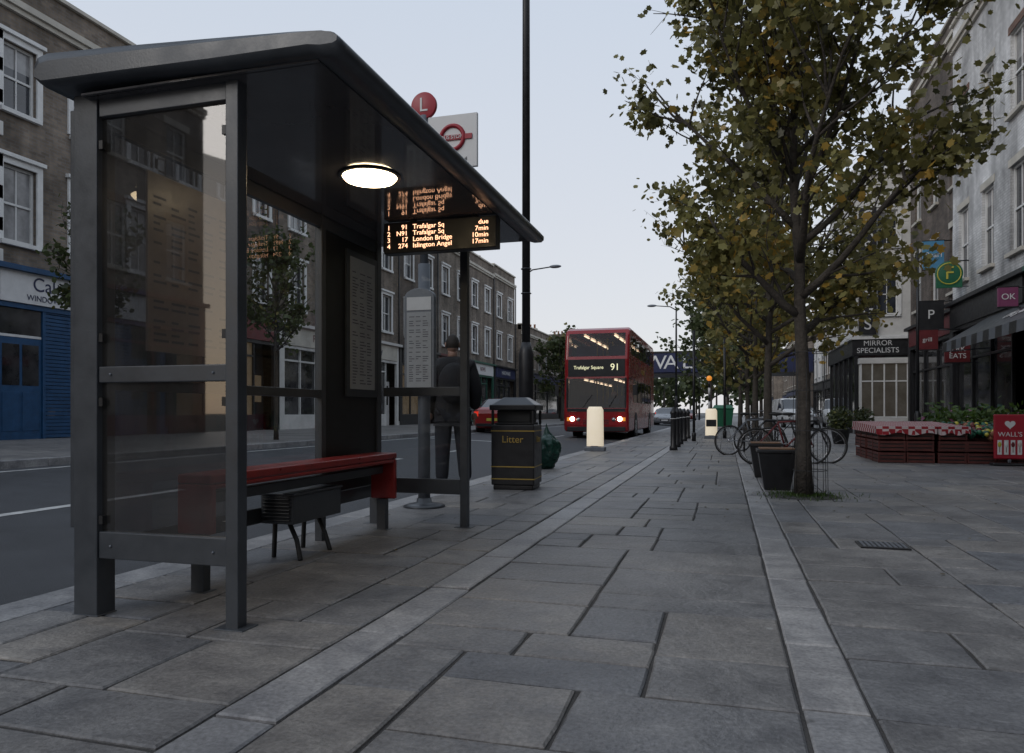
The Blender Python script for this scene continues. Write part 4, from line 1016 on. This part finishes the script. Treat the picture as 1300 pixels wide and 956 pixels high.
b=MB()
for s in (-1,1):
    for yy in [.75+i*1.475 for i in range(7)]: b.box(s*hw-.02,s*hw+.004,yy-.04,yy+.04,3.28,4.04,'black')
    for yy in [1.5+i*1.42 for i in range(6)]: b.box(s*hw-.02,s*hw+.004,yy-.04,yy+.04,1.43,2.37,'black')
    b.box(s*1.13-.03,s*1.13+.03,.0,.12,1.2,2.38,'black')
b.box(-.015,.015,.08,.11,1.22,2.36,'black'); b.box(-1.1,1.1,.075,.10,2.44,3.10,'black')
b.box(-1.12,1.12,.0-.02,.04,.33,.50,'black'); b.box(-.27,.27,-.035,-.02,.40,.51,'signwhite'); b.box(-1.12,1.12,-.012,.03,1.08,1.20,'black')
for k in range(3): b.box(-.5,.5,-.012,.02,.60+k*.07,.63+k*.07,'black')
b.tube([(-1.24,.1,2.35),(-1.5,-.1,2.3),(-1.5,-.12,2.0)],[.02]*3,'black',6); b.box(-1.58,-1.42,-.16,-.1,1.7,2.1,'black'); b.tube([(1.24,.1,2.35),(1.5,-.1,2.3),(1.5,-.12,2.0)],[.02]*3,'black',6); b.box(1.42,1.58,-.16,-.1,1.7,2.1,'black')
b.tube([(-.5,.0,1.24),(-.15,-.0,1.75)],[.012]*2,'black',5); b.tube([(.5,.0,1.24),(.8,.02,1.75)],[.012]*2,'black',5)
b.obj('trim',e,bevel=.008,seg=1)
b=MB()
for s in (-1,1): b.cyl((s*.92,-.03,.80),(s*.92,.03,.80),.09,.09,'head',18); b.cyl((s*.68,-.02,.78),(s*.68,.03,.78),.07,.07,'chrome',16); b.box(s*1.08-.05,s*1.08+.05,-.012,.05,.72,.86,'amber')
b.obj('headlamps',e)
b=MB()
for s in (-.6,.6):
    for k in range(6): b.box(s-.03,s+.03,.9+k*1.5,1.9+k*1.5,4.07,4.10,'interior'); b.box(s-.03,s+.03,.9+k*1.3,1.6+k*1.3,2.32,2.345,'interior')
b.obj('interior_lamps',e)
b=MB()
for yy in [1.6+i*.85 for i in range(9)]:
    for s in (-.65,.65): b.box(s-.42,s+.42,yy,yy+.1,3.2,3.75,'seat')
for yy in [2.4+i*.9 for i in range(7)]:
    for s in (-.65,.65): b.box(s-.42,s+.42,yy,yy+.1,1.2,1.75,'seat')
for s in (-.2,.2):
    for yy in (1.5,3,4.5,6): b.cyl((s,yy,1.22),(s,yy,2.3),.015,.015,'signyellow',6); b.cyl((s,yy,3.22),(s,yy,4.05),.015,.015,'signyellow',6)
b.box(-1.08,1.08,.35,.6,1.22,1.38,'rubber'); b.ball((.55,1.0,1.75),.13,'skin',10); b.box(.33,.77,.95,1.2,1.25,1.6,'navy')
b.box(-1.09,-1.085,.4,9.0,1.23,2.35,'rubber'); b.box(-1.09,1.09,8.9,8.95,1.23,2.35,'rubber'); b.box(-1.09,1.09,9.7,9.75,3.23,4.1,'rubber')
b.obj('interior',e)
text('destination_text','Trafalgar Square',(-.30,.068,2.78),.185,'dest',e,ext=.003,sx=.95); text('destination_text','91',(.72,.068,2.78),.36,'dest',e,ext=.003)
text('side_lettering','LONDON',(hw+.004,5,2.8),.3,'gold',e,'+x')

# ------------------------------------------------------------------ standing man (seen through the shelter)
def person(x,y,z,rz):
    e=empty('standing_man',(x,y,z),rz); e.scale=(1.08,1.08,1.06)
    def mk(name,pts,edges,rad,k,sub=2):
        me=bpy.data.meshes.new(name); bm=bmesh.new(); lay=bm.verts.layers.skin.verify(); vs=[]
        for i,p in enumerate(pts):
            v=bm.verts.new(p); rr=rad[i]; v[lay].radius=rr if isinstance(rr,tuple) else (rr,rr); v[lay].use_root=(i==0); vs.append(v)
        for a,c in edges: bm.edges.new((vs[a],vs[c]))
        bm.to_mesh(me); bm.free(); me.materials.append(M[k]); o=bpy.data.objects.new(name,me); COL.objects.link(o); o.parent=e
        md=o.modifiers.new('skin','SKIN'); md.use_smooth_shade=True; sb=o.modifiers.new('sub','SUBSURF'); sb.levels=sub; sb.render_levels=sub
    P=[(0,0,.93),(0,0,1.12),(0,-.01,1.32),(0,-.01,1.45),(0,0,1.53), (-.18,-.01,1.42),(-.26,-.02,1.15),(-.25,.08,.93), (.18,-.01,1.42),(.26,-.02,1.15),(.25,.08,.93),(0,0,.80)]
    mk('coat',P,[(0,1),(1,2),(2,3),(3,4),(3,5),(5,6),(6,7),(3,8),(8,9),(9,10),(0,11)],[(.21,.15),(.20,.145),(.21,.145),(.15,.11),(.07,.07),(.10,.10),(.08,.08),(.06,.06),(.10,.10),(.08,.08),(.06,.06),(.22,.155)],'coat')
    P=[(0,0,.92),(-.1,0,.86),(-.11,.02,.5),(-.12,-.01,.12),(.1,0,.86),(.12,.0,.5),(.14,-.03,.12)]
    mk('trousers',P,[(0,1),(1,2),(2,3),(0,4),(4,5),(5,6)],[(.15,.13),(.12,.12),(.09,.09),(.075,.075),(.12,.12),(.09,.09),(.075,.075)],'jeans')
    for s,yy in ((-.12,-.01),(.14,-.03)):
        mk('shoe',[(s,yy-.03,.05),(s,yy+.08,.045),(s*1.05,yy+.19,.035)],[(0,1),(1,2)],[(.05,.045),(.048,.042),(.04,.03)],'rubber')
    for s in (-1,1):
        mk('hand',[(s*.25,.085,.90),(s*.25,.10,.85),(s*.25,.105,.82)],[(0,1),(1,2)],[(.028,.022),(.04,.02),(.036,.018)],'skin')
        for f,(dx,l) in enumerate(((-.028,.07),(-.009,.08),(.01,.075),(.028,.06))):
            mk('finger',[(s*.25+dx*.3,.105+dx,.825),(s*.25+dx*.2,.112+dx,.825-l*.55),(s*.245,.10+dx,.825-l)],[(0,1),(1,2)],[.009,.0085,.007],'skin',1)
        mk('thumb',[(s*.245,.125,.865),(s*.235,.15,.835),(s*.232,.15,.81)],[(0,1),(1,2)],[.011,.01,.008],'skin',1)
    bm=bmesh.new(); bmesh.ops.create_uvsphere(bm,u_segments=32,v_segments=24,radius=1)
    for v in bm.verts:
        p=v.co; q=Vector((p.x*.077,p.y*.098,p.z*.118))
        if p.z<0: q.x*=1-.25*abs(p.z); q.y*=1-.12*abs(p.z)
        if p.y>0:
            q.y+= .022*math.exp(-((p.x*4)**2+((p.z+.1)*4.5)**2))
            q.y-= .010*(math.exp(-(((abs(p.x)-.38)*5)**2+((p.z-.08)*6)**2)))
            q.y+= .006*math.exp(-((p.x*3)**2+((p.z+.48)*9)**2))
            q.y+= .010*math.exp(-((p.x*3)**2+((p.z+.85)*5)**2))
        v.co=q
    me=bpy.data.meshes.new('head'); bm.to_mesh(me); bm.free(); me.materials.append(M['skin']); me.materials.append(M['hair'])
    for p in me.polygons:
        p.use_smooth=True; c=p.center
        if c.z>.055 or (c.y<.0 and c.z>-.045 and abs(c.x)<.075) : p.material_index=1
    h=bpy.data.objects.new('head',me); h.location=(0,.02,1.665); COL.objects.link(h); h.parent=e
    b=MB()
    for s in (-1,1): b.ball((s*.078,.01,1.66),.03,'skin',8,(.35,.7,1)); b.ball((s*.03,.106,1.675),.011,'signwhite',8); b.ball((s*.03,.1155,1.675),.005,'black',6)
    b.box(-.024,.024,.1045,.109,1.603,1.609,'maroon'); b.cyl((0,.005,1.50),(0,.012,1.60),.055,.052,'skin',14); b.obj('face_and_neck',e)
    b=MB(); b.ball((0,-.17,1.22),.2,'coat',12,(.85,.5,1.15)); b.obj('backpack',e)
    return e
person(-3.12,8.3,0,math.radians(25))

# ------------------------------------------------------------------ world, sun, camera
w = bpy.data.worlds.new('World'); scene.world = w; w.use_nodes = True
nt = w.node_tree; nt.nodes.clear()
out = nt.nodes.new('ShaderNodeOutputWorld'); bg = nt.nodes.new('ShaderNodeBackground'); bg.inputs[1].default_value = .1
sky = nt.nodes.new('ShaderNodeTexSky'); sky.sky_type='NISHITA'; sky.sun_disc=False; sky.sun_elevation=math.radians(12); sky.sun_rotation=math.radians(215); sky.dust_density=1.5
tc = nt.nodes.new('ShaderNodeTexCoord'); sp = nt.nodes.new('ShaderNodeSeparateXYZ'); nt.links.new(tc.outputs['Generated'],sp.inputs[0])
rp = nt.nodes.new('ShaderNodeValToRGB'); nt.links.new(sp.outputs[2],rp.inputs[0])
el = rp.color_ramp.elements; el[0].position=0; el[0].color=(.77,.765,.785,1); el[1].position=.6; el[1].color=(.58,.66,.78,1); a=el.new(.25); a.color=(.69,.72,.785,1)
sc = nt.nodes.new('ShaderNodeVectorMath'); sc.operation='SCALE'; sc.inputs['Scale'].default_value=11.2; nt.links.new(rp.outputs[0],sc.inputs[0])
mx = nt.nodes.new('ShaderNodeMix'); mx.data_type='RGBA'; mx.inputs[0].default_value=.85; nt.links.new(sky.outputs[0],mx.inputs[6]); nt.links.new(sc.outputs[0],mx.inputs[7])
nt.links.new(mx.outputs[2],bg.inputs[0]); nt.links.new(bg.outputs[0],out.inputs[0])
ld = bpy.data.lights.new('sun','SUN'); ld.energy=.7; ld.angle=math.radians(25); ld.color=(1,.95,.90); so=bpy.data.objects.new('sun',ld); COL.objects.link(so)
az=math.radians(215); dv=Vector((math.sin(az)*math.cos(math.radians(30)),math.cos(az)*math.cos(math.radians(30)),math.sin(math.radians(30))))
so.rotation_euler = dv.to_track_quat('Z','Y').to_euler()
cd = bpy.data.cameras.new('camera'); cam=bpy.data.objects.new('camera',cd); COL.objects.link(cam); scene.camera=cam
cd.sensor_width=36; cd.lens=940/1300*36; cd.shift_y=46/1300; cd.clip_end=5000; cd.clip_start=.05
cam.location=(0,0,.95); cam.rotation_euler=(math.pi/2,0,math.atan(270/940))
